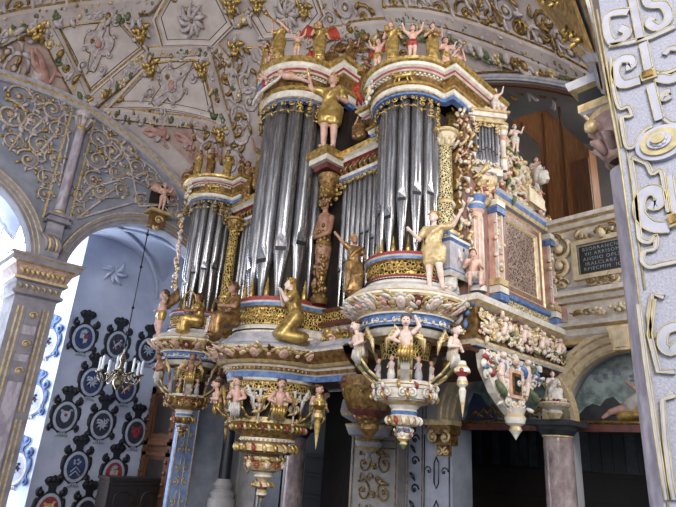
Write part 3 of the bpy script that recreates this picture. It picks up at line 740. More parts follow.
# ---- right pier close to the viewer
YP = 4.0
mb = MB()
mb.add([onY(590, 5, YP), onY(618, 150, YP), onY(668, 510, YP)], [(0, 1, 2)], 0, False) if False else None
XPR = -1.02
x0 = onY(618, 150, YP).x
mb.box(((x0 + 2.5) / 2, YP + .3, 0), (2.5 - x0, .6, 12)); tag(mb.build('wall_right', ['pierface']), kind='structure')
wall_right = bpy.data.objects['wall_right']
def q4(pts): return [(onY(x, y, YP).x, onY(x, y, YP).z) for x, y in pts]
def A(pts): return [(476 + x / 3.38, y / 3.38) for x, y in pts]
def B(pts): return [(476 + x / 3.38, 150 + y / 3.38) for x, y in pts]
def smooth(P, n=4):
    out = []
    for i in range(len(P) - 1):
        p0, p1, p2, p3 = P[max(0, i - 1)], P[i], P[i + 1], P[min(len(P) - 1, i + 2)]
        for k in range(n):
            t = k / n
            out.append(tuple(.5 * (2 * p1[j] + (p2[j] - p0[j]) * t + (2 * p0[j] - 5 * p1[j] + 4 * p2[j] - p3[j]) * t * t + (3 * p1[j] - p0[j] - 3 * p2[j] + p3[j]) * t ** 3) for j in (0, 1)))
    return out + [P[-1]]
mb = MB(pY(YP))
def strap(P, w=.035, curve=True):
    P = smooth(P) if curve else P; n = len(P); L = []; Rr = []
    for i in range(n):
        t = V(P[min(i + 1, n - 1)]) - V(P[max(0, i - 1)]); t.normalize(); nn = V((-t.y, t.x)) * w
        L.append((P[i][0] + nn.x, P[i][1] + nn.y)); Rr.append((P[i][0] - nn.x, P[i][1] - nn.y))
    mb.add([(a, b, .0) for a, b in L] + [(a, b, .03) for a, b in L] + [(a, b, .03) for a, b in Rr] + [(a, b, 0) for a, b in Rr], [(k * n + i, k * n + i + 1, (k + 1) * n + i + 1, (k + 1) * n + i) for k in range(3) for i in range(n - 1)], 0, False)
    for E_ in (L, Rr): mb.tube([(a, b, .03) for a, b in E_], .0055, 1, 5)
def spiral(cx, cy, r, a0, d, turns=1.25):
    return [(cx + r * (1 - .8 * t) * cos(a0 + d * turns * 6.283 * t), cy + r * (1 - .8 * t) * sin(a0 + d * turns * 6.283 * t)) for t in [i / 16 for i in range(17)]]
strap(q4(A([(530, -20), (545, 60), (562, 140)])), .03)
strap(q4(A([(575, -15), (590, 20), (640, 25), (655, 70), (620, 100), (590, 85), (600, 65)])), .03)
strap(q4(A([(520, 45), (470, 50), (445, 70), (450, 120), (470, 150), (510, 130), (515, 110), (492, 100)])), .03)
strap(q4(A([(455, 160), (520, 150), (600, 130), (676, 95)])), .018, False)
strap(q4(A([(570, 150), (580, 200), (588, 240)])), .03)
strap(q4(A([(560, 275), (500, 290), (475, 250), (490, 210), (525, 205), (530, 225), (512, 232)])), .035)
strap(q4(A([(615, 265), (660, 275), (700, 255)])), .035)
strap(q4(A([(612, 250), (650, 250), (690, 235)])), .012)
strap(q4(A([(660, 330), (640, 340), (640, 320), (660, 310)])), .02)
strap(q4(A([(595, 290), (610, 350), (625, 410)])), .03)
strap(q4(A([(462, 200), (470, 300), (490, 370), (520, 365), (530, 395), (500, 400), (500, 430), (515, 500), (545, 495), (570, 450), (600, 430)])), .012)
strap(q4(A([(640, 190), (660, 170), (690, 170)])), .02)
strap(q4(A([(640, 405), (660, 420), (690, 425)])), .012)
strap(q4(B([(525, 25), (540, 120), (555, 270), (562, 305), (590, 315), (612, 295), (610, 335), (575, 345), (568, 375), (590, 398), (640, 388), (690, 378)])), .014)
strap(q4(B([(660, 265), (600, 262), (560, 225), (556, 180), (575, 148), (610, 140), (628, 165), (615, 190), (595, 185)])), .04)
strap(q4(B([(530, 30), (580, 50), (600, 85), (630, 75), (645, 150), (655, 215)])), .012)
strap(q4(B([(660, 90), (668, 150), (680, 220)])), .02)
strap(q4(B([(640, 500), (600, 490), (590, 560), (600, 640)])), .014, False)
strap(q4([(655, 300), (651, 335), (660, 372), (676, 372)]), .014, False)
strap(q4([(690, 325), (668, 330), (664, 345), (672, 352), (680, 345)]), .03)
strap(q4([(676, 395), (664, 400), (667, 440), (672, 480), (676, 500)]), .014, False)
strap(q4([(640, 305), (647, 360), (668, 500)]), .012)
for P in ([(590, -5), (619, 150), (669, 512)], [(597, 10), (622, 148)], [(627, 150), (645, 290)]):
    mb.tube([(u, v, .005) for u, v in q4(P)], .009, 1, 5)
c = q4([(663, 145)])[0]
for rr, h, m in ((.17, .05, 0), (.13, .07, 1), (.08, .09, 0), (.045, .12, 1)):
    mb.prism([(c[0] + rr * cos(t), c[1] + rr * .8 * sin(t)) for t in [2 * PI * i / 24 for i in range(24)]], 0, h, m)
mb.rosette(c[0], c[1], .06, 0, 1, .09, 8)
for P in (A([(558, 255), (612, 238), (620, 268), (568, 285)]), B([(650, 228), (690, 215), (696, 255), (662, 270)])):
    Q = q4(P); mb.prism(Q, 0, .05, 1); k = sum(V(q) for q in Q) / 4 if False else V((sum(q[0] for q in Q) / 4, sum(q[1] for q in Q) / 4))
    mb.prism([tuple(k + (V(q) - k) * .62) for q in Q], .05, .07, 2)
mb.build('strapwork_relief', ['pierband', 'goldline', 'golddk'], wall_right)
# transverse arch springing from that pier, gilded coffers on its soffit
def ruled(front, back, m, mb, inset=0):
    n = len(front)
    mb.add(front + back, [(i, i + 1, n + i + 1, n + i) for i in range(n - 1)], m, True)
fr = [onY(606, 95, 4.1), onY(600, 62, 4.1), onY(592, 25, 4.1), onY(584, -5, 4.1), onY(570, -40, 4.1)]
bk = [onY(597, 92, 5), onY(585, 64, 5), onY(562, 32, 5), onY(533, -5, 5), onY(500, -40, 5)]
mb = MB(); ruled(fr, bk, 0, mb)
ruled([p + V((.0, .02, .25)) for p in fr], fr, 0, mb)
lerpS = lambda s, t: (lambda i, f: (fr[i].lerp(fr[min(i + 1, 4)], f)).lerp(bk[i].lerp(bk[min(i + 1, 4)], f), s))(min(int(t), 3), t - min(int(t), 3))
for a, b, m in ((.0, .06, 1), (.94, 1, 1)):
    T = [i / 4 for i in range(17)]; ruled([lerpS(a, t) - V((-.01, .03, .03)) for t in T], [lerpS(b, t) - V((-.01, .03, .03)) for t in T], m, mb)
def coffer(s0, s1, t0, t1, m):
    off = V((.0, .05, .03))
    P = [lerpS(s0, t0), lerpS(s1, t0), lerpS(s1, t1), lerpS(s0, t1)]; c = sum(P, V()) / 4
    for k, (a, b) in enumerate(((1, .85), (.85, .0))):
        o1 = off * 1; vs = [c + (p - c) * a - o1 for p in P] + [c + (p - c) * b - o1 for p in P]
        mb.add(vs, [(i, (i + 1) % 4, 4 + (i + 1) % 4, 4 + i) for i in range(4)], 1 if k == 0 else m, False)
    if m == 2:
        r = random.Random(2)
        for i in range(26):
            p = P[0].lerp(P[1], r.uniform(.15, .85)).lerp(P[3].lerp(P[2], r.uniform(.15, .85)), r.uniform(.1, .9)) - off
            q = p + V((r.uniform(-.12, .12), r.uniform(-.05, .05), r.uniform(-.12, .12))); mb.tube([p, (p + q) / 2 - V((0, .03, .03)), q], [.02, .03, .01], 1, 5)
coffer(.08, .92, 1.25, 4.0, 2); coffer(.15, .85, .15, 1.0, 3)
tag(mb.build('trim_arch', ['grey', 'gold', 'golddk', 'bluegrey']), kind='structure')
# ================================================================ THE PIPE ORGAN
organ = empty('pipe_organ', (-7.9, 6.3, 1.2), 'huge gilded baroque pipe organ with three round towers of tin pipes', 'pipe organ')
rng = random.Random(11)
YF = 6.3           # plane of the flat pipe fields
XS = -4.2          # plane of the right hand side wall
TX = {'left': -10.88, 'mid': -7.93, 'right': -4.95}

def ring_path(ax, ay, r, a0=-205, a1=25, n=40):
    return [(ax + r * cos(math.radians(a0 + (a1 - a0) * i / n)), ay + r * sin(math.radians(a0 + (a1 - a0) * i / n))) for i in range(n + 1)]

# main case box
mb = MB()
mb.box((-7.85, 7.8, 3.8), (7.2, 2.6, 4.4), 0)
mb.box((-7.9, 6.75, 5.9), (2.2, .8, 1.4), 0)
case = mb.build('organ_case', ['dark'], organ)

def pipe(parent, x, y, z0, z1, r, foot, face_a, name='pipe'):
    """one tin flue pipe: tapering foot, flattened mouth with an arched lip, cylindrical body"""
    mb = MB(); n = 14; zm = z0 + foot; ms = r * 1.1
    prof = [(.22 * r, z0), (.3 * r, z0 + .02), (.93 * r, zm - .03), (r, zm), (r, zm + ms), (r, zm + ms * 2.0), (r, z1)]
    vs = []
    for k, (q, z) in enumerate(prof):
        for i in range(n):
            d = 2 * PI * i / n; qq = q
            c = cos(d)
            if k in (2, 3, 4) and c > .55: qq = q * (.62 / c if c > .62 else 1) if k != 2 else q * (.72 / c if c > .72 else 1)
            vs.append((x + qq * cos(face_a + d), y + qq * sin(face_a + d), z))
    fs = [(k * n + i, k * n + (i + 1) % n, (k + 1) * n + (i + 1) % n, (k + 1) * n + i) for k in range(len(prof) - 1) for i in range(n)]
    mb.add(vs, fs, 0); mb.add(vs[-n:], [tuple(range(n))], 1)
    ex, ey = cos(face_a), sin(face_a); tx, ty = -ey, ex; w = r * .66; f = r * .66
    P = lambda a, b, c: (x + ex * b + tx * a, y + ey * b + ty * a, c)
    mb.add([P(-w, f, zm - .012), P(w, f, zm - .012), P(w, f, zm + ms * .42), P(-w, f, zm + ms * .42)], [(0, 1, 2, 3)], 1, False)
    mb.add([P(-w, f * 1.02, zm + ms * .4), P(w, f * 1.02, zm + ms * .4), P(w * .85, f * 1.2, zm + ms * 1.3), P(0, r * 1.03, zm + ms * 1.9), P(-w * .85, f * 1.2, zm + ms * 1.3)], [(0, 1, 2, 3, 4)], 0, False)
    return mb.build(name, ['tin', 'black'], parent)

def fringe(parent, fn, u0, u1, ztop, depth, unit, name='carved_fringe', side=.45):
    """openwork gilt scroll curtain hanging below a cornice; longer at both ends"""
    mb = MB(fn); n = max(3, int((u1 - u0) / unit))
    for i in range(n):
        t = (i + .5) / n; u = u0 + (u1 - u0) * t; e = abs(2 * t - 1)
        h = depth * (1 + side / depth * e ** 4)
        rows = max(1, int(h / (unit * .75)))
        for k in range(rows):
            z = ztop - unit * .38 - k * unit * .72
            mb.scroll(u, z, unit * .42, 1.25, (i + k) * 1.3, 1 if (i + k) % 2 else -1, unit * .1, 0, .03, 10, 4)
        mb.leaf(u - unit * .2, ztop - h + unit * .1, unit * .7, -PI / 2 + (.5 if i % 2 else -.5), 0, .03, .4)
        a, b = u - unit * .5, u + unit * .5
        mb.tube([(a, ztop - h, .03), (u, ztop - h - unit * .18, .04), (b, ztop - h, .03)], unit * .08, 0, 4)
    return mb.build(name, ['gold'], parent)

def foot_carving(parent, pts, h, r):
    mb = MB()
    for (x, y, z) in pts:
        mb.lathe([(r, z, 0), (r * .8, z + h * .15, 0), (r * .9, z + h * .3, 0), (r * .45, z + h * .6, 0), (r * .2, z + h * .9, 0), (0, z + h, 0)], (x, y), 7)
        for k in range(3): mb.ball((x, y - r * .4, z + h * (.2 + .22 * k)), r * (.5 - .1 * k), 0, 6, 4)
    return mb.build('foot_carving', ['bronze' if False else 'gold'], parent)

CAM = V((0, 0, 0))
def tower(kind):
    ax, ay = TX[kind], 6.0; mid = kind == 'mid'; bright = kind == 'right'
    rp, rc, n = (.15, .60, 8) if mid else (.092, .42, 9)
    zb, zt = (2.48, 6.42) if mid else (2.72, 5.27)
    # core behind the pipes
    mb = MB(); mb.lathe([(rc - .02, zb, 0), (rc - .02, zt + .05, 0), (0, zt + .06, 0)], (ax, ay + .12), 24)
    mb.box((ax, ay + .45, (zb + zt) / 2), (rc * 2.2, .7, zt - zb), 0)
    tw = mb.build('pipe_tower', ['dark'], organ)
    # pipes, longest speaking lengths at the middle
    spread = 206 if mid else 216
    for i in range(n):
        a = math.radians(-90 - spread / 2 + spread * i / (n - 1)); e = abs(2 * i / (n - 1) - 1)
        foot = (.62 + .28 * (1 - e) + (.16 if i % 2 else 0)) if mid else (.36 + .24 * e + (.12 if i % 2 else 0) + .14 * (i / n))
        if mid: foot = [.5, .55, .62, .55, .68, .9, 1.05, 1.15][i]
        else: foot = [.4, .5, .62, .72, .6, .85, .95, 1.0, .9][i]
        pipe(tw, ax + rc * cos(a), ay + rc * sin(a), zb, zt + .1, rp, foot, a)
    gaps = [math.radians(-90 - spread / 2 + spread * (i + .5) / (n - 1)) for i in range(n - 1)]
    for a in gaps: foot_carving(tw, [(ax + (rc + rp * .5) * cos(a), ay + (rc + rp * .5) * sin(a), zb)], .42 if mid else .3, .06 if mid else .042)
    # ---------------- entablature over the pipes
    z = zt + .06; s = 1.28 if mid else 1.0; sv = 1.12 if mid else .66
    rd = .80 if mid else .62
    path = [(ax - rd - .32 * s, YF), (ax - rd - .32 * s, ay + .05), (ax - rd - .04, ay + .05)] + ring_path(ax, ay, rd, -180, 0)
    if bright: path += [(ax + rd + .04, ay + .05), (XS + .06, ay + .05), (XS + .06, 7.4)]
    else: path += [(ax + rd + .04, ay + .05), (ax + rd + .32 * s, ay + .05), (ax + rd + .32 * s, YF + .1)]
    prof = [(-.1, z - .02, 0), (.0, z - .02, 0), (.01, z + .07 * sv, 1), (.03, z + .09 * sv, 1), (.04, z + .18 * sv, 2), (.07, z + .2 * sv, 2), (.07, z + .26 * sv, 2), (.02, z + .27 * sv, 3), (.03, z + .52 * sv, 3), (.07, z + .54 * sv, 1), (.10, z + .56 * sv, 4), (.11, z + .61 * sv, 1), (.15, z + .64 * sv, 1), (.17, z + .7 * sv, 2), (.21, z + .73 * sv, 2), (.22, z + .8 * sv, 2), (-rd + .05, z + .82 * sv, 2)]
    mats = ['blue', 'white', 'gold', 'bronze', 'red']
    def seq(p):   # material of the band starting at each profile point
        ms = [0, 0, 1, 1, 2, 2, 2, 3, 2, 1, 4, 1, 1, 2, 2, 2, 2]
        return [(d, zz, ms[i]) for i, (d, zz, _) in enumerate(p)]
    mb = MB(); mb.sweep(path, seq(prof)); ent = mb.build('entablature', mats, tw)
    # dentils, beads and gilded beast in the frieze
    mb = MB(cyl(ax, ay, rd + .03)); L = rd * PI
    k = int(L / .07)
    mb.strip(-L / 2, L / 2, z + .465 * sv, z + .515 * sv, 30, .0, 0); mb.strip(-L / 2, L / 2, z + .02 * sv, z + .05 * sv, 30, -.01, 1)
    for i in range(k): mb.box((-L / 2 + L * (i + .5) / k, z + .49 * sv, .02), (.03, .03, .04), 0)
    for i in range(int(L / .1)): mb.ball((-L / 2 + .1 * i, z + .035 * sv, .0), .015, 1, 5, 4)
    mb.build('dentil_course', ['white', 'gold'], ent)
    cam_a = math.atan2(-ay, -ax) + PI / 2     # direction to the viewer, measured from the tower's front
    u0 = cam_a * (rd + .03)
    if not mid:
        mb = MB(cyl(ax, ay, rd + .03)); q = .09; zz = z + .41 * sv
        uo = u0 - .12
        mb.capsule((uo - q * 1.1, zz, .04), (uo + q * 1.2, zz + .01, .04), q * .48, q * .42); mb.ball((uo - q * 1.75, zz + q * .55, .05), (q * .42, q * .36, .04)); mb.capsule((uo - q * 1.1, zz + .02, .04), (uo - q * 1.6, zz + q * .5, .04), q * .4, q * .3)
        for du, dv in ((-1.5, -1.25), (-.7, -1.3), (.8, -1.3), (1.5, -1.2)):
            mb.tube([(uo + q * du * .7, zz, .04), (uo + q * du * .9, zz - q * .7, .05), (uo + q * du, zz + q * dv, .04)], [q * .25, q * .16, q * .12], 0, 6)
        mb.tube([(uo + q * 1.5, zz + .02, .04), (uo + q * 2.1, zz + q * .5, .05), (uo + q * 1.9, zz + q, .05)], q * .1, 0, 5)
        for dx in (-.2, .2): mb.tube([(uo - q * 1.75 + dx * q, zz + q * .8, .05), (uo - q * 1.8 + dx * q * 2, zz + q * 1.2, .06)], q * .1, 0, 4)
        mb.build('gilded_beast', ['gold'], ent)
    # oval cartouche at the left of the frieze
    mb = MB(cyl(ax, ay, rd + .06)); uc = u0 - (rd + .06) * (1.15 if not mid else 1.12); zz = z + .42 * sv; q = .16 * s
    mb.ball((uc, zz, .06), (q * .62, q * .82, .05), 1); mb.ball((uc, zz, .09), (q * .38, q * .55, .05), 2)
    for i in range(10):
        t = 2 * PI * i / 10; mb.scroll(uc + q * .95 * cos(t), zz + q * 1.15 * sin(t), q * .3, 1.2, t, 1, q * .09, 0, .07)
    for i in (-1, 0, 1): mb.leaf(uc + i * q * .35, zz + q * 1.2, q * .8, PI / 2 - i * .4, 0, .08, .4)
    mb.build('oval_cartouche', ['white' if not mid else 'pink', 'red' if mid else 'cream', 'blue' if mid else 'golddk'], ent)
    if mid:   # painted cherub with a white banner lying in the frieze
        mb = MB(cyl(ax, ay, rd + .06)); uo = u0 - .33; zz = z + .41 * sv; mb.M = Matrix.Translation((uo, zz, 0)) @ Matrix.Diagonal((.72, .72, .9, 1)) @ Matrix.Translation((-uo, -zz, 0))
        mb.capsule((uo, zz, .08), (uo + .22, zz - .03, .08), .09, .085, 0); mb.ball((uo - .1, zz + .12, .12), .085, 0, 10, 7); mb.ball((uo - .1, zz + .16, .11), .08, 2, 8, 5)
        mb.capsule((uo + .22, zz - .05, .08), (uo + .45, zz - .1, .08), .07, .05, 0); mb.capsule((uo + .45, zz - .1, .08), (uo + .62, zz - .16, .07), .05, .03, 0)
        mb.capsule((uo - .02, zz + .06, .1), (uo - .22, zz + .05, .12), .045, .035, 0); mb.capsule((uo - .22, zz + .05, .12), (uo - .36, zz + .14, .1), .035, .025, 0)
        mb.ball((uo + .12, zz + .14, .05), (.12, .06, .03), 2); 
        mb.tube([(uo - .05, zz, .16), (uo - .15, zz - .15, .17), (uo - .35, zz - .3, .2), (uo - .6, zz - .42, .22), (uo - .85, zz - .48, .2), (uo - .95, zz - .58, .2)], [.025, .035, .045, .045, .04, .03], 1, 6)
        mb.build('cherub_with_banner', ['pink', 'white', 'goldhair'], ent)
    fringe(tw, cyl(ax, ay, rc + rp + .03), -(rc + rp) * PI * .56, (rc + rp) * PI * .56, z, .17 * s, .13 * s)
    # ---------------- drum the pipes stand on
    rdr = .78 if mid else .565
    d0 = 1.75 if mid else 2.22
    h = zb - d0
    P2 = [(ax - rdr - .1, YF), (ax - rdr, ay)] + ring_path(ax, ay, rdr, -180, 0)[1:-1] + [(ax + rdr, ay), (ax + rdr + .1, YF)]
    mb = MB(); prof = [(.14 if mid else .06, d0 - .0, 5), (.1 if mid else .05, d0 + h * .12, 1), (.05, d0 + h * .16, 1), (.02, d0 + h * .28, 4 if not mid else 1), (.04, d0 + h * .33, 2), (.0, d0 + h * .36, 3), (.0, d0 + h * .74, 2), (.05, d0 + h * .78, 0), (.05, d0 + h * .86, 1), (.07, d0 + h * .9, 4), (.06, d0 + h, 4), (-.3, d0 + h + .01, 4)]
    mb.sweep(P2, prof); mb.build('drum', ['blue', 'white', 'gold', 'lattice', 'red', 'grey'], tw)
    mb = MB(cyl(ax, ay, rdr + .02)); mb.strip(-rdr * 1.5, rdr * 1.5, d0 + h * .2, d0 + h * .24, 30, .02, 0); mb.strip(-rdr * 1.5, rdr * 1.5, d0 + h * .53, d0 + h * .57, 30, .0, 1); mb.strip(-rdr * 1.5, rdr * 1.5, d0 + h * .22, d0 + h * .55, 3, -.2, 1)
    for i in range(40):
        u = -rdr * 1.5 + rdr * 3 * i / 39; mb.ball((u, d0 + h * .22, .03), .014, 0, 5, 4)
    for i in range(9 if not mid else 11):
        u = -rdr * 1.5 + rdr * 3 * (i + .5) / (9 if not mid else 11); zc = d0 + h * .55
        for sgn in (-1, 1): mb.scroll(u + sgn * .05, zc, h * .15, 1.2, PI / 2, sgn, .011, 1, .0, 10, 4)
        mb.rosette(u, zc, .035, 1, 1, .01, 5)
    mb.build('drum_tracery', ['black', 'gold'], tw)
    # ---------------- big projecting ledge with carved frieze
    rl = .60 if not mid else .80
    zl = 1.66 if not mid else 1.12; top = d0
    e = (.9 if not mid else 1.15) - rl
    prof = [(.0, zl, 0), (.03, zl + .02, 4), (.05, zl + .12, 4), (.06, zl + .14, 4), (.09, zl + .16, 1), (.1, zl + .18, 2), (.5 * e, zl + .22, 3), (.95 * e, zl + .33, 3), (e, zl + .35, 2), (e + .02, zl + .38, 1), (e + .02, zl + .41, 2), (e - .02, zl + .44, 1), (e * .55, top - .02, 1), (0, top, 5)] if not mid else \
           [(.0, zl, 4), (.02, zl + .09, 1), (.05, zl + .11, 3), (.07, zl + .17, 1), (.1, zl + .2, 2), (.16, zl + .22, 2), (.6 * e, zl + .26, 3), (.95 * e, zl + .4, 3), (e, zl + .43, 1), (e + .02, zl + .46, 5), (e - .02, zl + .5, 5), (e * .6, zl + .55, 5), (e * .5, top, 5), (0, top, 5)]
    if mid:
        path = [(-9.4, YF - .1), (ax - rl - .12, YF - .1), (ax - rl, ay)] + ring_path(ax, ay, rl, -180, 0)[1:-1] + [(ax + rl, ay), (ax + rl + .12, YF - .1), (-6.05, YF - .1)]
    else:
        path = ring_path(ax, ay, rl, -200, 30)
        if bright: path = ring_path(ax, ay, rl, -200, 20)
    mb = MB(); mb.sweep(path, prof, sm=False); led = mb.build('ledge', ['dark', 'white', 'goldlt', 'bronze', 'blue', 'grey'], tw)
    mb = MB(cone(ax, ay, rl + .1, zl + (.2 if not mid else .27), rl + e, zl + (.34 if not mid else .42)))
    U = (rl + .1) * 1.75; hh = .16 if not mid else .21; v0 = zl + (.18 if not mid else .22)
    cnt = 26 if not mid else 32
    for i in range(cnt):
        u = -U + 2 * U * (i + .5) / cnt; q = hh * .5; v = v0 + hh * .5
        if i % 4 == 1: mb.face(u, v, q * .9, 1, 0, .0)
        elif i % 4 == 3: mb.rosette(u, v, q * .95, rng.choice((2, 0, 3)), 4, .02, 6); mb.ball((u, v, .05), q * .4, 3, 6, 4)
        else:
            mb.scroll(u, v, q, 1.3, 0 if i % 4 == 0 else PI, 1 if i % 4 == 0 else -1, q * .24, rng.choice((0, 0, 4)), .02, 10, 5); mb.leaf(u, v + q * .2, q * 1.6, rng.uniform(0, 6), 0, .02, .4)
    mb.clutter(-U, U, v0, v0 + hh, 90 if not mid else 130, hh * .42, [4, 4, 0, 2, 3, 4], rng, .0)
    mb.build('carved_frieze', ['white' if bright else 'goldlt', 'flesh' if bright else 'pink', 'dkred', 'pink', 'goldlt' if bright else 'bronze'], led)
    mb = MB(cyl(ax, ay, rl + (.04 if not mid else .02)))
    mb.strip(-U, U, zl + (.055 if not mid else .13), zl + (.095 if not mid else .15), 40, .0 if not mid else .035, 0 if not mid else 1)
    if not mid:
        for i in range(15):
            u = -U + 2 * U * (i + .5) / 15; v = zl + .075
            if i % 2: mb.scroll(u - .03, v, .038, 1.2, PI / 2, 1, .011, 0, .015, 8, 4); mb.scroll(u + .03, v, .038, 1.2, PI / 2, -1, .011, 0, .015, 8, 4); mb.ball((u, v, .015), .022, 1, 5, 4)
            else: mb.rosette(u, v, .03, 1, 0, .015, 5)
    else:
        for i in range(40):
            u = -U * 1.0 + 2 * U * (i + .5) / 40; mb.ball((u, zl + .14, .05), (.02, .02, .015), 1, 6, 4); mb.ball((u, zl + .14, .065), (.009, .009, .01), 2, 5, 4)
    mb.build('band_ornament', ['white', 'goldlt', 'black'], led)
    # ---------------- open basket with caryatid brackets
    if not mid:
        z1, z0, rT, rB = zl, .97, .74, .36
        prof = [(rl - .02, zl, 1), (rl - .06, zl - .05, 1), (rl - .1, zl - .09, 0), (.37, zl - .11, 3), (.33, 1.36, 3), (.34, 1.28, 2), (.33, 1.03, 2), (.40, 1.0, 1), (.43, .95, 0), (.38, .90, 0), (.36, .84, 4), (.36, .76, 4), (.30, .72, 0), (.21, .69, 1), (.17, .64, 1), (.18, .62, 5), (.17, .57, 1), (.2, .55, 0), (.215, .5, 4), (.19, .44, 0), (.10, .42, 1), (.10, .40, 5), (.10, .36, 1), (.06, .34, 0), (.085, .30, 0), (.09, .27, 4), (.04, .23, 0), (.055, .2, 6), (.03, .16, 6), (0, .13, 6)]
    else:
        z1, z0, rT, rB = .92, .5, .95, .58
        prof = [(.80, 1.12, 1), (.78, 1.08, 0), (.74, 1.06, 3), (.74, .95, 1), (.72, .92, 0), (.58, .90, 2), (.52, .86, 2), (.52, .52, 2), (.66, .5, 0), (.68, .43, 4), (.58, .3, 4), (.46, .2, 1), (.46, .15, 0), (.34, .12, 0), (.36, .08, 0), (.5, .06, 0), (.50, .0, 4), (.40, -.05, 2), (.24, -.06, 0), (.22, -.1, 1), (.24, -.13, 4), (.31, -.17, 4), (.32, -.25, 0), (.27, -.3, 4), (.18, -.33, 1), (.14, -.37, 1), (.16, -.4, 0), (.13, -.43, 1), (.07, -.46, 0), (.13, -.5, 1), (.14, -.55, 4), (.06, -.6, 0), (.09, -.65, 1), (.09, -.68, 4), (.03, -.73, 0), (0, -.78, 0)]
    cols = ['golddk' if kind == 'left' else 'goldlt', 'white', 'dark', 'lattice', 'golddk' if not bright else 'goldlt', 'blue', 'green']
    mb = MB(); mb.lathe([(r, zz, m) for r, zz, m in prof], (ax, ay), 40)
    bk = mb.build('pendant_basket', cols, tw)
    # carving over the lower bulbs
    mb = MB(); r2 = random.Random(3 + len(kind))
    cm = [0, 0, 1, 2] if bright else [0, 1, 1, 2]
    def ringorn(R0, zc, num, q, f):
        nonlocal mb
        mb = MB()
        for i in range(num):
            a = 2 * PI * i / num; mb.M = Matrix.Translation((ax, ay, zc)) @ Matrix.Rotation(a + PI / 2, 4, 'Z') @ Matrix.Translation((0, -R0, 0)) @ Matrix.Rotation(PI / 2, 4, 'X')
            f(q, i)
        mb.M = None; mb.lathe([(R0 - .012, zc - q * .6, 0), (R0 - .004, zc, 0), (R0 - .012, zc + q * .6, 0)], (ax, ay), 30)
        mb.build('carved_ring', ['white' if bright else ('goldlt' if mid else 'bronze'), 'gold', 'red', 'flesh'], bk)
    def volute(q, i):
        for sg in (-1, 1): mb.scroll(sg * q * .55, 0, q * .55, 1.4, PI / 2, -sg, q * .16, 0, .02, 12, 5)
        mb.leaf(0, -q * .8, q * 1.1, PI / 2 - .3, 1, .03, .4); mb.ball((0, q * .35, .04), q * .2, 2, 6, 4)
    def petal(q, i): mb.leaf(0, -q, q * 2, PI / 2 - .35, cm[i % 4], .01, .5)
    def mask(q, i):
        if i % 2: mb.face(0, 0, q * .8, 3, 0, .0)
        else: mb.rosette(0, 0, q * .8, 2, 1, .02)
    if not mid:
        ringorn(.40, .83, 8, .11, volute); ringorn(.36, .78, 8, .06, mask); ringorn(.20, .5, 14, .06, petal); ringorn(.10, .32, 6, .035, mask); ringorn(.42, .93, 12, .05, petal); ringorn(.1, .38, 8, .03, petal)
    else:
        ringorn(.62, .36, 40, .06, petal); ringorn(.48, .05, 18, .08, petal); ringorn(.30, -.22, 12, .07, mask); ringorn(.46, .17, 40, .02, lambda q, i: mb.ball((0, 0, 0), q, 0, 5, 4)); ringorn(.14, -.52, 8, .05, petal); ringorn(.66, .47, 14, .07, volute); ringorn(.3, -.12, 14, .05, petal)
    # small figures standing inside the basket
    nb = 6 if not mid else 8
    for i in range(nb):
        a = cam_a - PI / 2 + 2 * PI * (i + .5) / nb
        if cos(a - (cam_a - PI / 2)) < -.1: continue
        rr = rB + (.0 if not mid else -.02); x, y = ax + rr * cos(a), ay + rr * sin(a); zz = 1.0 if not mid else .45
        mb = MB(); k = .30 if not mid else .36
        mb.lathe([(.05, zz, 0), (.055, zz + k * .2, 0), (.035, zz + k * .55, 0), (.05, zz + k * .7, 0), (.02, zz + k * .8, 1), (.02, zz + k * .82, 1)], (x, y), 8)
        mb.ball((x, y, zz + k * .93), (.032, .035, .042), 1, 8, 6); mb.capsule((x + .04, y, zz + k * .7), (x + .055, y - .04, zz + k * .45), .015, .012, 1, 6); mb.capsule((x - .04, y, zz + k * .7), (x - .02, y - .06, zz + k * .5), .015, .012, 1, 6)
        mb.build('niche_figure', ['clothw' if bright and i % 2 else ('gold' if i % 2 else 'grey'), 'pink'], bk)
    for i in range(nb):
        a = cam_a - PI / 2 + 2 * PI * i / nb + (.0 if not mid else .15)
        if cos(a - (cam_a - PI / 2)) < -.55: continue
        T = Matrix.Translation((ax, ay, 0)) @ Matrix.Rotation(a + PI / 2, 4, 'Z')
        mb = MB(); mb.M = T
        if not mid: cur = [(-.60, z1 - .04), (-.72, z1 - .12), (-.75, z1 - .24), (-.72, z1 - .42), (-.6, z1 - .56), (-.45, z1 - .66), (-.38, z1 - .70)]
        else: cur = [(-.76, z1), (-.88, z1 - .06), (-.94, z1 - .16), (-.92, z1 - .28), (-.82, z1 - .38), (-.7, z1 - .44), (-.62, z1 - .44)]
        wd = .075 if not mid else .12
        for k in range(len(cur) - 1):
            (r0, h0), (r1, h1) = cur[k], cur[k + 1]
            for sg, m in ((-1, 0), (1, 0)): mb.tube([(sg * wd, r0, h0), (sg * wd, r1, h1)], .02, m, 5)
            mb.add([(-wd, r0, h0), (wd, r0, h0), (wd, r1, h1), (-wd, r1, h1)], [(0, 1, 2, 3)], 1)
            mb.add([(-wd, r0 + .03, h0), (wd, r0 + .03, h0), (wd, r1 + .03, h1), (-wd, r1 + .03, h1)], [(0, 1, 2, 3)], 1)
        k = len(cur) - 1; mb.ball((0, cur[k][0], cur[k][1]), .04, 0); mb.ball((0, cur[3][0], cur[3][1]), (wd, .03, .05), 2)
        br = mb.build('scroll_bracket', ['goldlt' if not mid else 'gold', 'green' if i % 2 else 'white', 'white' if not mid else 'pink'], bk)
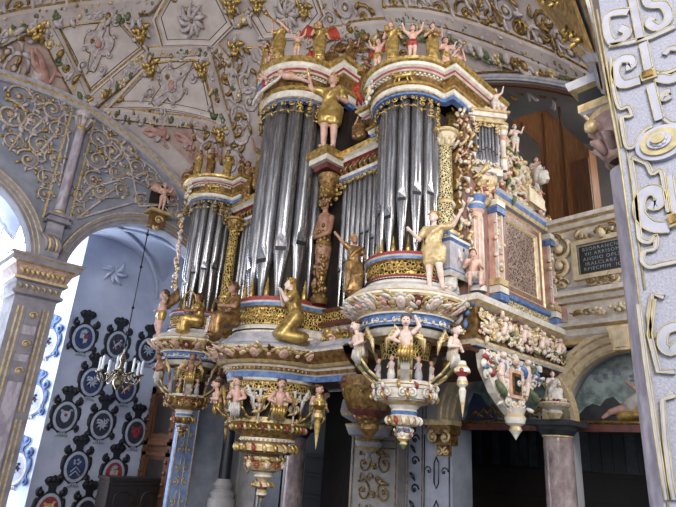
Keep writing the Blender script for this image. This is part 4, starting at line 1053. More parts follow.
        # half length putto growing out of the bracket
        mb = MB(); mb.M = T @ Matrix.Translation((0, (-.72 if not mid else -.9), z1 - (.26 if not mid else .2))) @ Matrix.Rotation(.18, 4, 'X') @ Matrix.Scale((1.15 if not mid else 1.2), 4)
        sg = 1 if i % 2 else -1
        mb.ball((0, 0, -.05), (.075, .065, .09), 1, 10, 7); mb.capsule((0, 0, .0), (0, -.005, .1), .06, .068, 0); mb.capsule((0, 0, .14), (0, -.01, .2), .03, .028, 0)
        mb.ball((0, -.015, .255), (.052, .058, .064), 0, 12, 9); mb.ball((0, -.072, .25), (.012, .014, .018), 0, 6, 4)
        for ex in (-.02, .02): mb.ball((ex, -.066, .268), (.009, .008, .007), 3, 6, 4)
        mb.ball((0, -.066, .225), (.016, .01, .006), 4, 6, 4)
        for q in range(9):
            t = 2 * PI * q / 9; mb.ball((.04 * cos(t), .012 + .04 * sin(t), .295), .028, 3, 6, 4)
        mb.capsule((sg * .085, 0, .13), (sg * .15, -.03, .05), .03, .025, 0); mb.capsule((sg * .15, -.03, .05), (sg * .07, -.09, .02), .024, .018, 0)
        if mid or i % 3: mb.capsule((-sg * .085, 0, .13), (-sg * .14, -.02, .04), .03, .025, 0); mb.capsule((-sg * .14, -.02, .04), (-sg * .05, -.09, .06), .024, .018, 0)
        else: mb.capsule((-sg * .085, 0, .13), (-sg * .15, .0, .2), .03, .025, 0); mb.capsule((-sg * .15, 0, .2), (-sg * .1, -.01, .31), .024, .018, 0)
        for q in range(4):
            for e in (-1, 1): mb.tube([(e * .05, .06, .12), (e * (.12 + .03 * q), .08, .2 - .05 * q), (e * (.15 + .02 * q), .07, .08 - .06 * q)], [.018, .026, .008], 1 if mid else 5, 5)
        for q in range(5): mb.tube([(-.06 + .03 * q, -.04, -.02), (-.07 + .035 * q, -.06, -.1), (-.05 + .025 * q, -.03, -.2)], [.02, .026, .006], 1, 5)
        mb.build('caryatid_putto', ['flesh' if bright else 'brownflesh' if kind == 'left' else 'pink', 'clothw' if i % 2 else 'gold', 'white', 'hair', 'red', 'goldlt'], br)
    if mid:
        for i in range(nb):
            a = cam_a - PI / 2 + 2 * PI * (i + .5) / nb + .15
            if cos(a - (cam_a - PI / 2)) < -.3: continue
            mb = MB(); mb.M = Matrix.Translation((ax, ay, 0)) @ Matrix.Rotation(a + PI / 2, 4, 'Z') @ Matrix.Translation((0, -.74, .62)) @ Matrix.Rotation(PI / 2, 4, 'X')
            mb.tube([(0, .33, 0), (0, -.2, 0)], [.03, .012], 0, 6)
            for e in (-1, 1):
                mb.scroll(e * .06, .2, .055, 1.3, PI / 2, -e, .016, 0, .01); mb.scroll(e * .05, .06, .045, 1.3, -PI / 2, e, .014, 0, .01); mb.leaf(e * .02, -.05, .14, PI / 2 + e * 1.0, 1, .01, .4); mb.tube([(e * .1, .3, 0), (e * .16, .12, -.02), (e * .1, .02, 0), (0, -.05, 0)], .016, 1, 5)
            mb.face(0, .14, .05, 2, 1, .01); mb.ball((0, -.2, 0), .03, 1, 7, 5)
            mb.build('strapwork_drop', ['white', 'goldlt', 'pink'], bk)
    return tw
towers = {k: tower(k) for k in ('left', 'mid', 'right')}

# small pendant drops hanging from the ledge between the towers
def drop(x, y, z, k, mats=('white', 'goldlt', 'red')):
    mb = MB(); mb.lathe([(.0, z, 0), (.05 * k, z - .01 * k, 0), (.06 * k, z - .06 * k, 1), (.09 * k, z - .1 * k, 0), (.1 * k, z - .16 * k, 2), (.05 * k, z - .22 * k, 0), (.07 * k, z - .27 * k, 1), (.075 * k, z - .32 * k, 0), (.035 * k, z - .36 * k, 0), (.05 * k, z - .4 * k, 0), (.03 * k, z - .55 * k, 1), (0, z - .75 * k, 0)], (x, y), 12)
    for i in range(6):
        a = PI * i / 3; mb.ball((x + .09 * k * cos(a), y + .09 * k * sin(a), z - .14 * k), .035 * k, i % 3, 6, 4)
    return mb.build('pendant_drop', list(mats), organ)
p = onY(462, 362, 6.0); drop(p.x, 6.0, p.z + .02, .95)
p = onY(319, 404, 5.9); drop(p.x, 5.9, p.z + .15, 1.1, ('gold', 'goldlt', 'bronze'))
p = onY(230, 425, 6.2); drop(p.x - .1, 6.2, p.z + .25, .8, ('gold', 'bronze', 'bronze'))

# ---------------- flat pipe fields between the towers
def flat(x0, x1, flip=False):
    mb = MB(); mb.box(((x0 + x1) / 2, YF + .22, 3.5), (x1 - x0, .3, 3.2), 0)
    fl = mb.build('pipe_flat', ['dark'], organ)
    n = 10; w = (x1 - x0 - .3) / n
    for i in range(n):
        t = (i + .5) / n; foot = .55 + 1.0 * (1 - abs(2 * t - 1))
        foot = 1.35 - .75 * abs(2 * t - 1.0)
        pipe(fl, x0 + .25 + w * (i + .5), YF - .0, 2.35, 4.82, w * .44, foot, -PI / 2)
    # sloping cornice with black and red gadroons
    mb = MB(); mb.sweep([(x0 - .1, YF), (x1 + .1, YF)], [(.0, 4.78, 0), (.03, 4.83, 0), (.05, 4.88, 1), (.07, 4.93, 1), (.03, 4.95, 2), (.03, 5.16, 3), (.1, 5.18, 1), (.14, 5.22, 1), (.2, 5.25, 2), (.24, 5.33, 2), (0, 5.36, 2)])
    o = mb.build('flat_cornice', ['blue', 'white', 'gold', 'red'], fl)
    mb = MB(pY(YF - .03)); L = x1 - x0
    for i in range(11):
        u = x0 + .15 + (L - .2) * i / 11
        mb.tube([(u, 4.97, .01), (u + .03, 5.05, .04), (u + .07, 5.14, .01)], [.025, .035, .025], i % 2, 5)
        mb.tube([(u + .04, 4.97, .01), (u + .07, 5.05, .045), (u + .11, 5.14, .01)], [.008, .012, .008], 2, 4)
    mb.build('gadroon_band', ['black', 'dkred', 'gold'], o)
    # arched fringe: deeper at the sides
    mb = MB(pY(YF - .1)); k = 13
    for i in range(k):
        u = x0 + .15 + (L - .25) * (i + .5) / k; e = abs(2 * (i + .5) / k - 1)
        for j in range(1 + int(4 * e ** 2.5)):
            mb.scroll(u, 4.73 - .09 * j, .055, 1.2, i + j, 1 if (i + j) % 2 else -1, .014, 0, .02, 9, 4)
    mb.build('carved_fringe', ['gold'], fl)
    # carved red and gold base under the flat
    mb = MB(); mb.sweep([(x0 - .1, YF), (x1 + .1, YF)], [(.05, 1.7, 0), (.03, 1.72, 0), (.03, 2.05, 1), (.1, 2.08, 3), (.1, 2.14, 2), (.03, 2.16, 2), (.03, 2.32, 1), (.08, 2.34, 3), (.08, 2.38, 3), (-.2, 2.39, 3)])
    b = mb.build('flat_base', ['grey', 'golddk', 'lattice', 'dkred'], fl)
    mb = MB(pY(YF - .05)); mb.strip(x0, x1, 1.8, 1.98, 4, .0, 0); mb.clutter(x0, x1, 1.75, 2.03, 22, .11, [0, 0, 1, 2], random.Random(4))
    mb.build('carved_frieze', ['gold', 'pink', 'goldlt'], b)
    # bell shaped grotesque boss under the ledge
    mb = MB(); xc = (x0 + x1) / 2 + .05; mb.lathe([(.52, 1.2, 0), (.5, 1.05, 1), (.42, .85, 0), (.36, .7, 2), (.24, .6, 0), (.16, .5, 1), (.15, .42, 0), (.05, .3, 0), (0, .22, 0)], (xc, YF + .35), 20)
    r = random.Random(5)
    for i in range(70):
        a = r.uniform(-PI, 0); zz = r.uniform(.5, 1.15); q = .1 + (zz - .45) * .58
        mb.ball((xc + q * cos(a), YF + .35 + q * sin(a), zz), r.uniform(.03, .07), r.choice((0, 0, 1, 2, 3)), 7, 5)
    mb.build('grotesque_boss', ['bronze', 'golddk', 'dkred', 'pink'], fl)
    return fl
flat(-7.02, -5.45); flat(-10.3, -8.75)
mb = MB(); mb.box((-6.98, 5.98, 5.28), (.62, .52, .14), 0); mb.box((-6.98, 6.0, 5.16), (.5, .44, .12), 1); mb.box((-6.98, 6.05, 5.05), (.36, .36, .12), 2)
mb.build('statue_bracket', ['gold', 'white', 'dkred'], organ)
# cornice wall behind the towers and the underside moulding
mb = MB(); mb.sweep([(-11.6, YF + .1), (-4.15, YF + .1), (-4.15, 9.05)], [(0, 1.46, 0), (.02, 1.5, 0), (.02, 1.6, 0)]); mb.add([(-11.6, 6.4, 1.46), (-4.15, 6.4, 1.46), (-4.15, 9.05, 1.46), (-11.6, 9.05, 1.46)], [(0, 1, 2, 3)], 0, False)
mb.build('case_floor', ['brwood'], organ)

# ---------------- columns and herms dividing the fields
def gilt_column(x, y, z0, z1, r, mats):
    mb = MB(); mb.box((x, y, z0 - .12), (r * 3.2, r * 3.2, .24), 3)
    mb.lathe([(r * 1.6, z0, 1), (r * 1.6, z0 + .06, 1), (r * 1.1, z0 + .1, 0), (r * 1.05, z0 + .5, 0), (r * 1.2, z0 + .52, 1), (r * 1.2, z0 + .56, 1), (r, z0 + .6, 0), (r * .88, z1 - .3, 0), (r * 1.1, z1 - .28, 1), (r * 1.0, z1 - .24, 2), (r * 1.5, z1 - .06, 2), (r * 1.8, z1 - .05, 1), (r * 1.8, z1, 1), (0, z1, 1)], (x, y), 20)
    for k in range(2):
        for i in range(8):
            a = 2 * PI * (i + .5 * k) / 8; b = z1 - .26 + .09 * k
            mb.tube([(x + r * cos(a), y + r * sin(a), b), (x + r * 1.25 * cos(a), y + r * 1.25 * sin(a), b + .09), (x + r * 1.55 * cos(a), y + r * 1.55 * sin(a), b + .1)], [r * .25, r * .3, r * .12], 2, 5)
    return mb.build('gilt_column', mats, organ)
gilt_column(-4.45, 6.25, 3.12, 4.9, .125, ['lattice2', 'goldlt', 'cream', 'blue'])
gilt_column(-10.1, 6.12, 2.5, 4.9, .12, ['lattice', 'gold', 'golddk', 'golddk'])
mb = MB(); mb.box((-4.45, 6.25, 2.72), (.5, .5, .5), 0); mb.sweep([(-4.72, 6.6), (-4.72, 5.98), (-4.18, 5.98), (-4.18, 6.6)], [(0, 2.42, 1), (.05, 2.48, 2), (.02, 2.52, 0), (.02, 2.92, 2), (.05, 2.96, 1), (.05, 3.0, 1), (-.2, 3.01, 1)])
mb.fn = pY(5.96); mb.scroll(-4.52, 2.7, .09, 1.3, 0, 1, .02, 1, .01); mb.scroll(-4.36, 2.7, .09, 1.3, PI, -1, .02, 1, .01)
mb.build('column_pedestal', ['grey', 'white', 'blue'], organ)
# herm figure pilaster at the right of the middle tower
mb = MB(); hx, hy = -6.98, 6.1
mb.M = Matrix.Translation((hx, hy, -.02)) @ Matrix.Diagonal((.8, .8, 1, 1)) @ Matrix.Translation((-hx, -hy, 0)); mb.lathe([(.16, 2.45, 0), (.2, 2.55, 1), (.14, 2.62, 0), (.1, 2.75, 0), (.14, 3.1, 2), (.19, 3.5, 0), (.17, 3.62, 1), (.13, 3.7, 0)], (hx, hy), 14)
mb.capsule((hx, hy, 3.7), (hx, hy - .02, 4.05), .15, .17, 2); mb.capsule((hx, hy - .02, 4.1), (hx, hy - .03, 4.25), .07, .065, 2); mb.ball((hx, hy - .06, 4.36), (.1, .11, .13), 2, 12, 9); mb.ball((hx, hy - .18, 4.35), (.02, .03, .035), 2)
for i in range(10): mb.ball((hx + .09 * cos(i * .7), hy - .02 + .08 * sin(i * .7), 4.43), .05, 0, 6, 4)
for s in (-1, 1): mb.capsule((hx + s * .2, hy, 4.05), (hx + s * .24, hy - .08, 3.75), .07, .055, 2); mb.capsule((hx + s * .24, hy - .08, 3.75), (hx + s * .02, hy - .2, 3.68), .055, .04, 2)
mb.lathe([(.12, 4.48, 0), (.2, 4.56, 1), (.17, 4.7, 0), (.24, 4.82, 1), (.26, 4.95, 0), (0, 4.96, 0)], (hx, hy), 14)
r = random.Random(2)
for i in range(150):
    a = r.uniform(-PI, 0); z = r.choice((r.uniform(2.5, 3.9), r.uniform(2.5, 3.9), r.uniform(4.3, 4.9))); mb.ball((hx + .16 * cos(a), hy + .16 * sin(a), z), r.uniform(.025, .055), r.choice((0, 0, 1, 1, 2)), 6, 4)
mb.M = None
mb.build('herm_pilaster', ['bronze', 'golddk', 'brownflesh'], organ)
# side ears: carved wing at the far left edge and along the right edge
def ear(px, y, sc, n, seed, mats):
    r = random.Random(seed); mb = MB(pY(y))
    for i in range(n):
        x, yy = px[0] + (px[2] - px[0]) * i / n, px[1] + (px[3] - px[1]) * i / n
        p = onY(x, yy, y); mb.scroll(p.x + r.uniform(-.08, .08), p.z, sc * r.uniform(.6, 1), 1.4, r.uniform(0, 6), r.choice((-1, 1)), sc * .2, r.choice((0, 1)), .03); mb.leaf(p.x, p.z, sc * 1.5, r.uniform(0, 6), r.choice((0, 1, 2)), .03, .5); mb.ball((p.x + r.uniform(-.1, .1), p.z, .04), sc * .4, r.choice((1, 2)), 7, 5)
    return mb.build('carved_wing', mats, organ)
ear((183, 215, 176, 300), 6.3, .12, 14, 1, ['gold', 'white', 'pink'])
ear((190, 190, 186, 215), 6.2, .1, 5, 5, ['white', 'gold', 'pink'])

# ---------------- right hand side of the case
mb = MB(pX(XS))
mb.prism([(6.45, 1.62), (9.05, 1.62), (9.05, 4.6), (8.3, 5.0), (6.45, 5.3)], -.3, .0, 0)
side = mb.build('side_wall', ['orgwood'], organ)
def frame_panel(y0, y1, z0, z1, inner, steps=((0, .05, 0), (.05, .07, 1), (.08, .05, 0), (.16, .05, 2), (.19, .02, 1), (.21, .0, 3))):
    mb = MB(pX(XS))
    for k in range(len(steps) - 1):
        (i0, w0, m), (i1, w1, _) = steps[k], steps[k + 1]
        a = [(y0 + i0, z0 + i0), (y1 - i0, z0 + i0), (y1 - i0, z1 - i0), (y0 + i0, z1 - i0)]; b = [(y0 + i1, z0 + i1), (y1 - i1, z0 + i1), (y1 - i1, z1 - i1), (y0 + i1, z1 - i1)]
        mb.add([(u, v, w0) for u, v in a] + [(u, v, w1) for u, v in b], [(i, (i + 1) % 4, 4 + (i + 1) % 4, 4 + i) for i in range(4)], m, False)
    i = steps[-1][0]; mb.add([(y0 + i, z0 + i, .004), (y1 - i, z0 + i, .004), (y1 - i, z1 - i, .004), (y0 + i, z1 - i, .004)], [(0, 1, 2, 3)], 3, False)
    return mb.build('side_panel', ['orgwood', 'goldlt', 'cream', inner], side)
frame_panel(7.35, 8.72, 2.5, 3.98, 'grille'); frame_panel(7.5, 8.3, 4.22, 4.86, 'dkred', ((0, .05, 0), (.04, .07, 1), (.07, .05, 2), (.13, .05, 0), (.18, .06, 1), (.21, .02, 3)))
mb = MB(); mb.sweep([(XS, 7.1), (XS, 9.05)], [(0, 4.0, 0), (.08, 4.02, 1), (.1, 4.08, 2), (.12, 4.15, 0), (.14, 4.2, 1), (0, 4.22, 1)]); mb.build('side_moulding', ['grey', 'goldlt', 'blue', 'lattice2'], side); mb = MB(); mb.sweep([(XS, 7.1), (XS, 9.05)], [(0, 2.27, 0), (.06, 2.28, 0), (.05, 2.33, 3), (.05, 2.42, 2), (.09, 2.44, 2), (.1, 2.5, 2), (0, 2.52, 2)])
mb.build('side_moulding', ['grey', 'goldlt', 'blue', 'lattice2'], side)
def strip_pilaster(y, w, mats=('pink', 'white', 'blue', 'goldlt')):
    mb = MB(pX(XS)); mb.prism([(y - w, 2.3), (y + w, 2.3), (y + w, 3.95), (y - w, 3.95)], 0, .1, 0)
    for s in (-1, 1): mb.prism([(y + s * w * .8 - .015, 2.5), (y + s * w * .8 + .015, 2.5), (y + s * w * .8 + .015, 3.9), (y + s * w * .8 - .015, 3.9)], .1, .14, 1)
    for z, m in ((2.3, 2), (2.42, 1), (2.54, 3), (3.72, 2), (3.84, 1)): mb.prism([(y - w * 1.25, z), (y + w * 1.25, z), (y + w * 1.25, z + .1), (y - w * 1.25, z + .1)], 0, .18, m)
    r = random.Random(int(y * 10))
    for i in range(16): mb.ball((y + r.uniform(-w, w) * 1.2, 2.6 + 1.1 * i / 16, .12), r.uniform(.025, .05), r.choice((0, 1, 3)), 6, 4)
    mb.build('side_pilaster', list(mats), side)
strip_pilaster(7.15, .1); strip_pilaster(8.9, .08)
mb = MB(); mb.lathe([(.13, 2.32, 1), (.13, 2.4, 2), (.1, 2.44, 0), (.095, 3.55, 0), (.13, 3.6, 2), (.14, 3.68, 1), (.12, 3.72, 2), (.17, 3.82, 1), (.0, 3.84, 1)], (-4.15, 6.62), 14)
for i in range(10): mb.tube([(-4.15 + .1 * cos(i * .628), 6.62 + .1 * sin(i * .628), 2.5), (-4.15 + .095 * cos(i * .628), 6.62 + .095 * sin(i * .628), 3.5)], .014, 1, 4)
mb.build('pink_column', ['pink', 'white', 'blue'], side)
# carved strip of foliage between column and turret (front-right corner)
mb = MB(); r = random.Random(21)
for i in range(320):
    z = r.uniform(2.5, 5.4); y = 6.45 + r.uniform(-.1, .35); x = -4.28 + r.uniform(-.08, .1)
    q = r.random(); m = r.choice((0, 1, 2, 2, 3, 4, 4))
    if q < .5: mb.ball((x + .06, y - .05, z), r.uniform(.018, .042), m, 7, 5)
    else:
        a = r.uniform(0, 6.28); mb.tube([(x, y - .05, z), (x + .08 + .05 * cos(a), y - .08, z + .1 * sin(a)), (x + .05, y - .05 + .12 * cos(a), z + .16 * sin(a))], [.018, .028, .01], m, 5)
mb.box((-4.4, 6.7, 3.9), (.25, .6, 3.0), 5)
mb.build('corner_carving', ['bronze', 'golddk', 'goldlt', 'pink', 'white', 'golddk'], side)
# projecting side frieze crowded with carved scrolls and little heads
XF = XS + .12
mb = MB(); path = [(XS - .5, 6.42), (XF, 6.42), (XF, 9.05)]
mb.sweep(path, [(-.3, 1.5, 0), (.02, 1.52, 1), (.06, 1.56, 2), (.05, 1.6, 0), (.02, 1.62, 3), (.03, 2.06, 1), (.08, 2.08, 2), (.14, 2.12, 1), (.16, 2.2, 0), (.1, 2.23, 1), (-.2, 2.26, 1)])
sf = mb.build('side_frieze', ['blue', 'white', 'goldlt', 'bronze'], organ)
mb = MB(pX(XF + .03)); r = random.Random(31)
for i in range(13):
    u = 6.55 + 2.45 * (i + .5) / 13
    if i % 3 == 0: mb.face(u, 1.9, .075, 1, 2, .01)
    elif i % 3 == 1: mb.scroll(u, 1.86, .12, 1.4, PI / 2, 1, .03, 0, .03); mb.scroll(u + .05, 1.72, .07, 1.4, 0, -1, .022, 3, .03)
    else: mb.capsule((u, 1.8, .05), (u + .03, 1.92, .06), .05, .045, 1); mb.ball((u + .04, 2.0, .08), .04, 1, 8, 6); mb.scroll(u - .05, 1.72, .07, 1.3, 0, 1, .02, 2, .03)
mb.clutter(6.45, 9.0, 1.63, 2.05, 230, .075, [0, 0, 1, 2, 2, 3, 4, 5, 6], r, .03)
mb.build('carved_frieze', ['cream', 'flesh', 'goldlt', 'white', 'pink', 'green', 'dkred'], sf)
mb = MB(pY(6.42 - .02)); mb.scroll(-4.35, 1.95, .16, 1.5, PI / 2, 1, .045, 0, .05, 18); mb.scroll(-4.35, 1.95, .13, 1.4, PI / 2, 1, .03, 1, .09, 18); mb.clutter(-4.6, -4.1, 1.65, 2.1, 16, .1, [0, 1, 2], random.Random(3), .03)
mb.build('corner_volute', ['white', 'blue', 'goldlt'], sf)
# painted drop cartouche hanging below the frieze
mb = MB(pX(XF - .02)); uc, vc = 7.35, 1.12
mb.prism([(uc - .75, 1.5), (uc - .7, 1.25), (uc - .45, .95), (uc - .2, .78), (uc, .66), (uc + .2, .78), (uc + .45, .98), (uc + .7, 1.2), (uc + .85, 1.5)], -.1, .02, 0)
mb.prism([(uc - .17, vc - .2), (uc + .17, vc - .2), (uc + .17, vc + .2), (uc - .17, vc + .2)], .02, .09, 1); mb.prism([(uc - .12, vc - .15), (uc + .12, vc - .15), (uc + .12, vc + .15), (uc - .12, vc + .15)], .09, .1, 2); mb.prism([(uc - .07, vc - .1), (uc + .07, vc - .1), (uc + .07, vc + .1), (uc - .07, vc + .1)], .1, .12, 3)
mb.scroll(uc, vc, .05, 1.5, 0, 1, .012, 0, .13)
for s in (-1, 1):
    for (du, dv, q) in ((.24, .2, .1), (.26, -.05, .1), (.2, -.25, .09), (.42, .3, .09), (.12, .32, .08), (.1, -.36, .07)): mb.scroll(uc + s * du, vc + dv, q, 1.4, PI / 2, s, q * .26, 0, .05)
    mb.capsule((uc + s * .38, vc + .1, .06), (uc + s * .36, vc + .26, .08), .06, .05, 4); mb.ball((uc + s * .35, vc + .36, .1), .05, 4, 8, 6); mb.capsule((uc + s * .38, vc + .08, .06), (uc + s * .3, vc - .12, .08), .045, .03, 4)
    mb.leaf(uc + s * .45, vc - .0, .3, -PI / 2, 5, .03, .4); mb.leaf(uc + s * .3, vc + .1, .25, PI / 2, 6, .03, .4)
mb.face(uc, vc + .33, .07, 4, 0, .06)
mb.clutter(uc - .75, uc - .15, vc + .02, vc + .4, 45, .085, [0, 0, 0, 4, 5, 6, 7, 8], random.Random(10), .03); mb.clutter(uc - .4, uc + .4, vc - .35, vc + .0, 30, .08, [0, 0, 0, 4, 8], random.Random(11), .02); mb.clutter(uc + .15, uc + .85, vc + .05, vc + .4, 50, .085, [0, 0, 0, 4, 5, 6, 7, 8], random.Random(9), .03)
mb.build('drop_cartouche', ['white', 'pink', 'bronze', 'black', 'flesh', 'green', 'blue', 'red', 'goldlt'], sf)
mb = MB(); mb.lathe([(.16, .78, 0), (.12, .7, 1), (.15, .66, 0), (.13, .58, 0), (.07, .54, 1), (.09, .49, 0), (.05, .44, 0), (.0, .36, 1)], (XF + .02, uc), 12); mb.build('cartouche_pendant', ['white', 'goldlt'], sf)

# ---------------- little corner turret with its own pipes
TA = math.radians(-38); tx0, ty0 = -4.1, 6.86
TT = Matrix.Translation((tx0, ty0, 0)) @ Matrix.Rotation(TA + PI / 2, 4, 'Z')
mb = MB(); mb.M = TT; mb.box((0, .14, 4.8), (.44, .34, 1.0), 0); mb.box((0, .14, 4.33), (.5, .42, .12), 1); mb.box((0, .14, 4.42), (.46, .38, .05), 2)
tur = mb.build('side_turret', ['grey', 'white', 'goldlt'], organ)
q = TT @ V((0, 0, 0))
for i in range(7):
    pp = TT @ V((-.165 + .055 * i, -.05, 0)); pipe(tur, pp.x, pp.y, 4.44, 5.25, .025, [.2, .24, .28, .32, .3, .26, .22][i], TA)
mb = MB(); mb.M = TT @ Matrix(((1, 0, 0, 0), (0, 0, -1, -.1), (0, 1, 0, 0), (0, 0, 0, 1)))
for i in range(6):
    u = -.17 + .068 * i
    for k in range(1 + (2 if i in (0, 5) else 0)): mb.scroll(u, 5.16 - .06 * k, .042, 1.2, i, 1 if i % 2 else -1, .012, 0, 0, 9, 4)
mb.build('carved_fringe', ['goldlt', 'white'], tur); q_ = mb.M; mb = MB(); mb.M = q_
for i in range(4): mb.scroll(-.16 + .1 * i, 4.46, .05, 1.2, i, 1, .014, 1, 0, 9, 4)
mb.scroll(0, 4.3, .09, 1.4, 0, 1, .022, 1, .02); mb.leaf(-.15, 4.25, .25, .4, 0, .02); mb.leaf(.12, 4.25, .2, 2.4, 1, .02)
mb.build('carved_sill', ['goldlt', 'white'], tur)
mb = MB(); mb.M = TT      # arched crown and tapering corbel
mb.lathe([(.22, 4.28, 0), (.2, 4.18, 2), (.14, 4.08, 0), (.1, 4.02, 1), (.13, 3.96, 0), (.11, 3.88, 2), (.05, 3.82, 1), (0, 3.8, 0)], (0, .1), 14)
r = random.Random(8)
for i in range(50):
    a = r.uniform(-PI, 0); zz = r.uniform(3.9, 4.25); mb.ball((.2 * cos(a) * (.5 + (zz - 3.9)), .1 + .2 * sin(a) * (.5 + (zz - 3.9)), zz), r.uniform(.025, .05), r.choice((0, 1, 2, 3, 4)), 6, 4)
mb.build('turret_corbel', ['cream', 'white', 'goldlt', 'pink', 'red'], tur); mb = MB(); mb.M = TT
for h0, h1, d, m in ((5.2, 5.28, .05, 2), (5.28, 5.36, .09, 1), (5.36, 5.4, .13, 2)): mb.box((0, .1, (h0 + h1) / 2), (.46 + d * 2, .36 + d * 2, h1 - h0), m)
for i in range(90): mb.ball((r.uniform(-.32, .32), r.uniform(-.1, .1), 5.42 + .1 * r.random() ** 2), r.uniform(.025, .055), r.choice((0, 0, 1, 2, 3)), 6, 4)
mb.build('turret_carving', ['cream', 'white', 'goldlt', 'pink', 'red'], tur)
mb = MB(); mb.M = TT      # herm colonnette at the turret's right and tall scrolled cresting behind it
mb.lathe([(.05, 4.4, 0), (.06, 4.6, 1), (.04, 4.65, 0), (.05, 4.95, 2), (.06, 5.05, 0), (.09, 5.12, 1), (.09, 5.18, 0), (.1, 5.2, 1), (.1, 5.26, 1), (0, 5.27, 1)], (.3, .0), 10)
mb.ball((.3, -.03, 5.0), .05, 2); mb.build('turret_herm', ['white', 'goldlt', 'pink'], tur)
mb = MB(pX(XS + .05)); r = random.Random(17)
prof = lambda y: 5.55 - .42 * (y - 7.0)
for i in range(230):
    y = r.uniform(7.0, 8.75); z = r.uniform(4.25 + .1 * max(0, y - 8), max(4.5, prof(y)))
    if r.random() < .45: mb.scroll(y, z, r.uniform(.06, .12), 1.4, r.uniform(0, 6), r.choice((-1, 1)), .024, r.choice((0, 1, 2, 2)), .03, 11, 5)
    else: mb.leaf(y, z, r.uniform(.1, .2), r.uniform(0, 6), r.choice((0, 1, 2, 3, 4, 0, 1)), .04, .5); mb.ball((y, z, .06), r.uniform(.03, .05), r.choice((0, 2, 3, 0, 5)), 7, 5)
mb.prism([(7.05, 4.25), (8.7, 4.2), (8.7, 4.6), (7.6, 5.3), (7.05, 5.4)], -.1, .02, 6)
mb.prism([(8.1, 4.3), (8.65, 4.3), (8.65, 4.5), (8.1, 4.6)], .02, .14, 1)
mb.build('scrolled_cresting', ['goldlt', 'cream', 'white', 'pink', 'green', 'red', 'golddk'], side)
mb = MB(pX(XS + .02)); r = random.Random(19)    # carved edge at the back of the side wall
for i in range(40): mb.scroll(9.0 + r.uniform(-.06, .08), 2.4 + 2.0 * i / 40, r.uniform(.05, .09), 1.3, r.uniform(0, 6), r.choice((-1, 1)), .022, r.choice((0, 1, 2)), .05, 9, 5)
mb.build('edge_carving', ['bronze', 'goldlt', 'pink'], side)
# ================================================================ FIGURES
def remesh(mb, vox, smooth=4):
    me = bpy.data.meshes.new('tmp'); me.from_pydata(mb.v, [], mb.f); me.update()
    bm = bmesh.new(); bm.from_mesh(me); bmesh.ops.recalc_face_normals(bm, faces=bm.faces); bm.to_mesh(me); bm.free()
    o = bpy.data.objects.new('tmp', me); C.objects.link(o)
    m = o.modifiers.new('r', 'REMESH'); m.mode = 'VOXEL'; m.voxel_size = vox; m.use_smooth_shade = True
    s = o.modifiers.new('s', 'SMOOTH'); s.factor = .5; s.iterations = smooth
    dg = bpy.context.evaluated_depsgraph_get(); dg.update()
    r = bpy.data.meshes.new_from_object(o.evaluated_get(dg)); bpy.data.objects.remove(o); bpy.data.meshes.remove(me)
    r.polygons.foreach_set('use_smooth', [True] * len(r.polygons)); r.update()
    return r
STAND = dict(pel=(0, 0, .53), che=(0, 0, .73), nec=(0, .005, .825), hea=(0, -.01, .92),
             shL=(.105, 0, .79), elL=(.15, .02, .63), haL=(.15, -.05, .49), hpL=(.05, 0, .51), knL=(.055, -.02, .28), anL=(.055, .01, .045), toL=(.065, -.085, .02),
             shR=(-.105, 0, .79), elR=(-.15, .02, .63), haR=(-.15, -.05, .49), hpR=(-.05, 0, .51), knR=(-.055, -.02, .28), anR=(-.055, .01, .045), toR=(-.065, -.085, .02))
def pose(**k): d = dict(STAND); d.update(k); return {a: V(b) for a, b in d.items()}
RAISE_L = dict(elL=(.21, -.03, .86), haL=(.25, -.06, 1.02)); RAISE_R = dict(elR=(-.21, -.03, .86), haR=(-.25, -.06, 1.02))
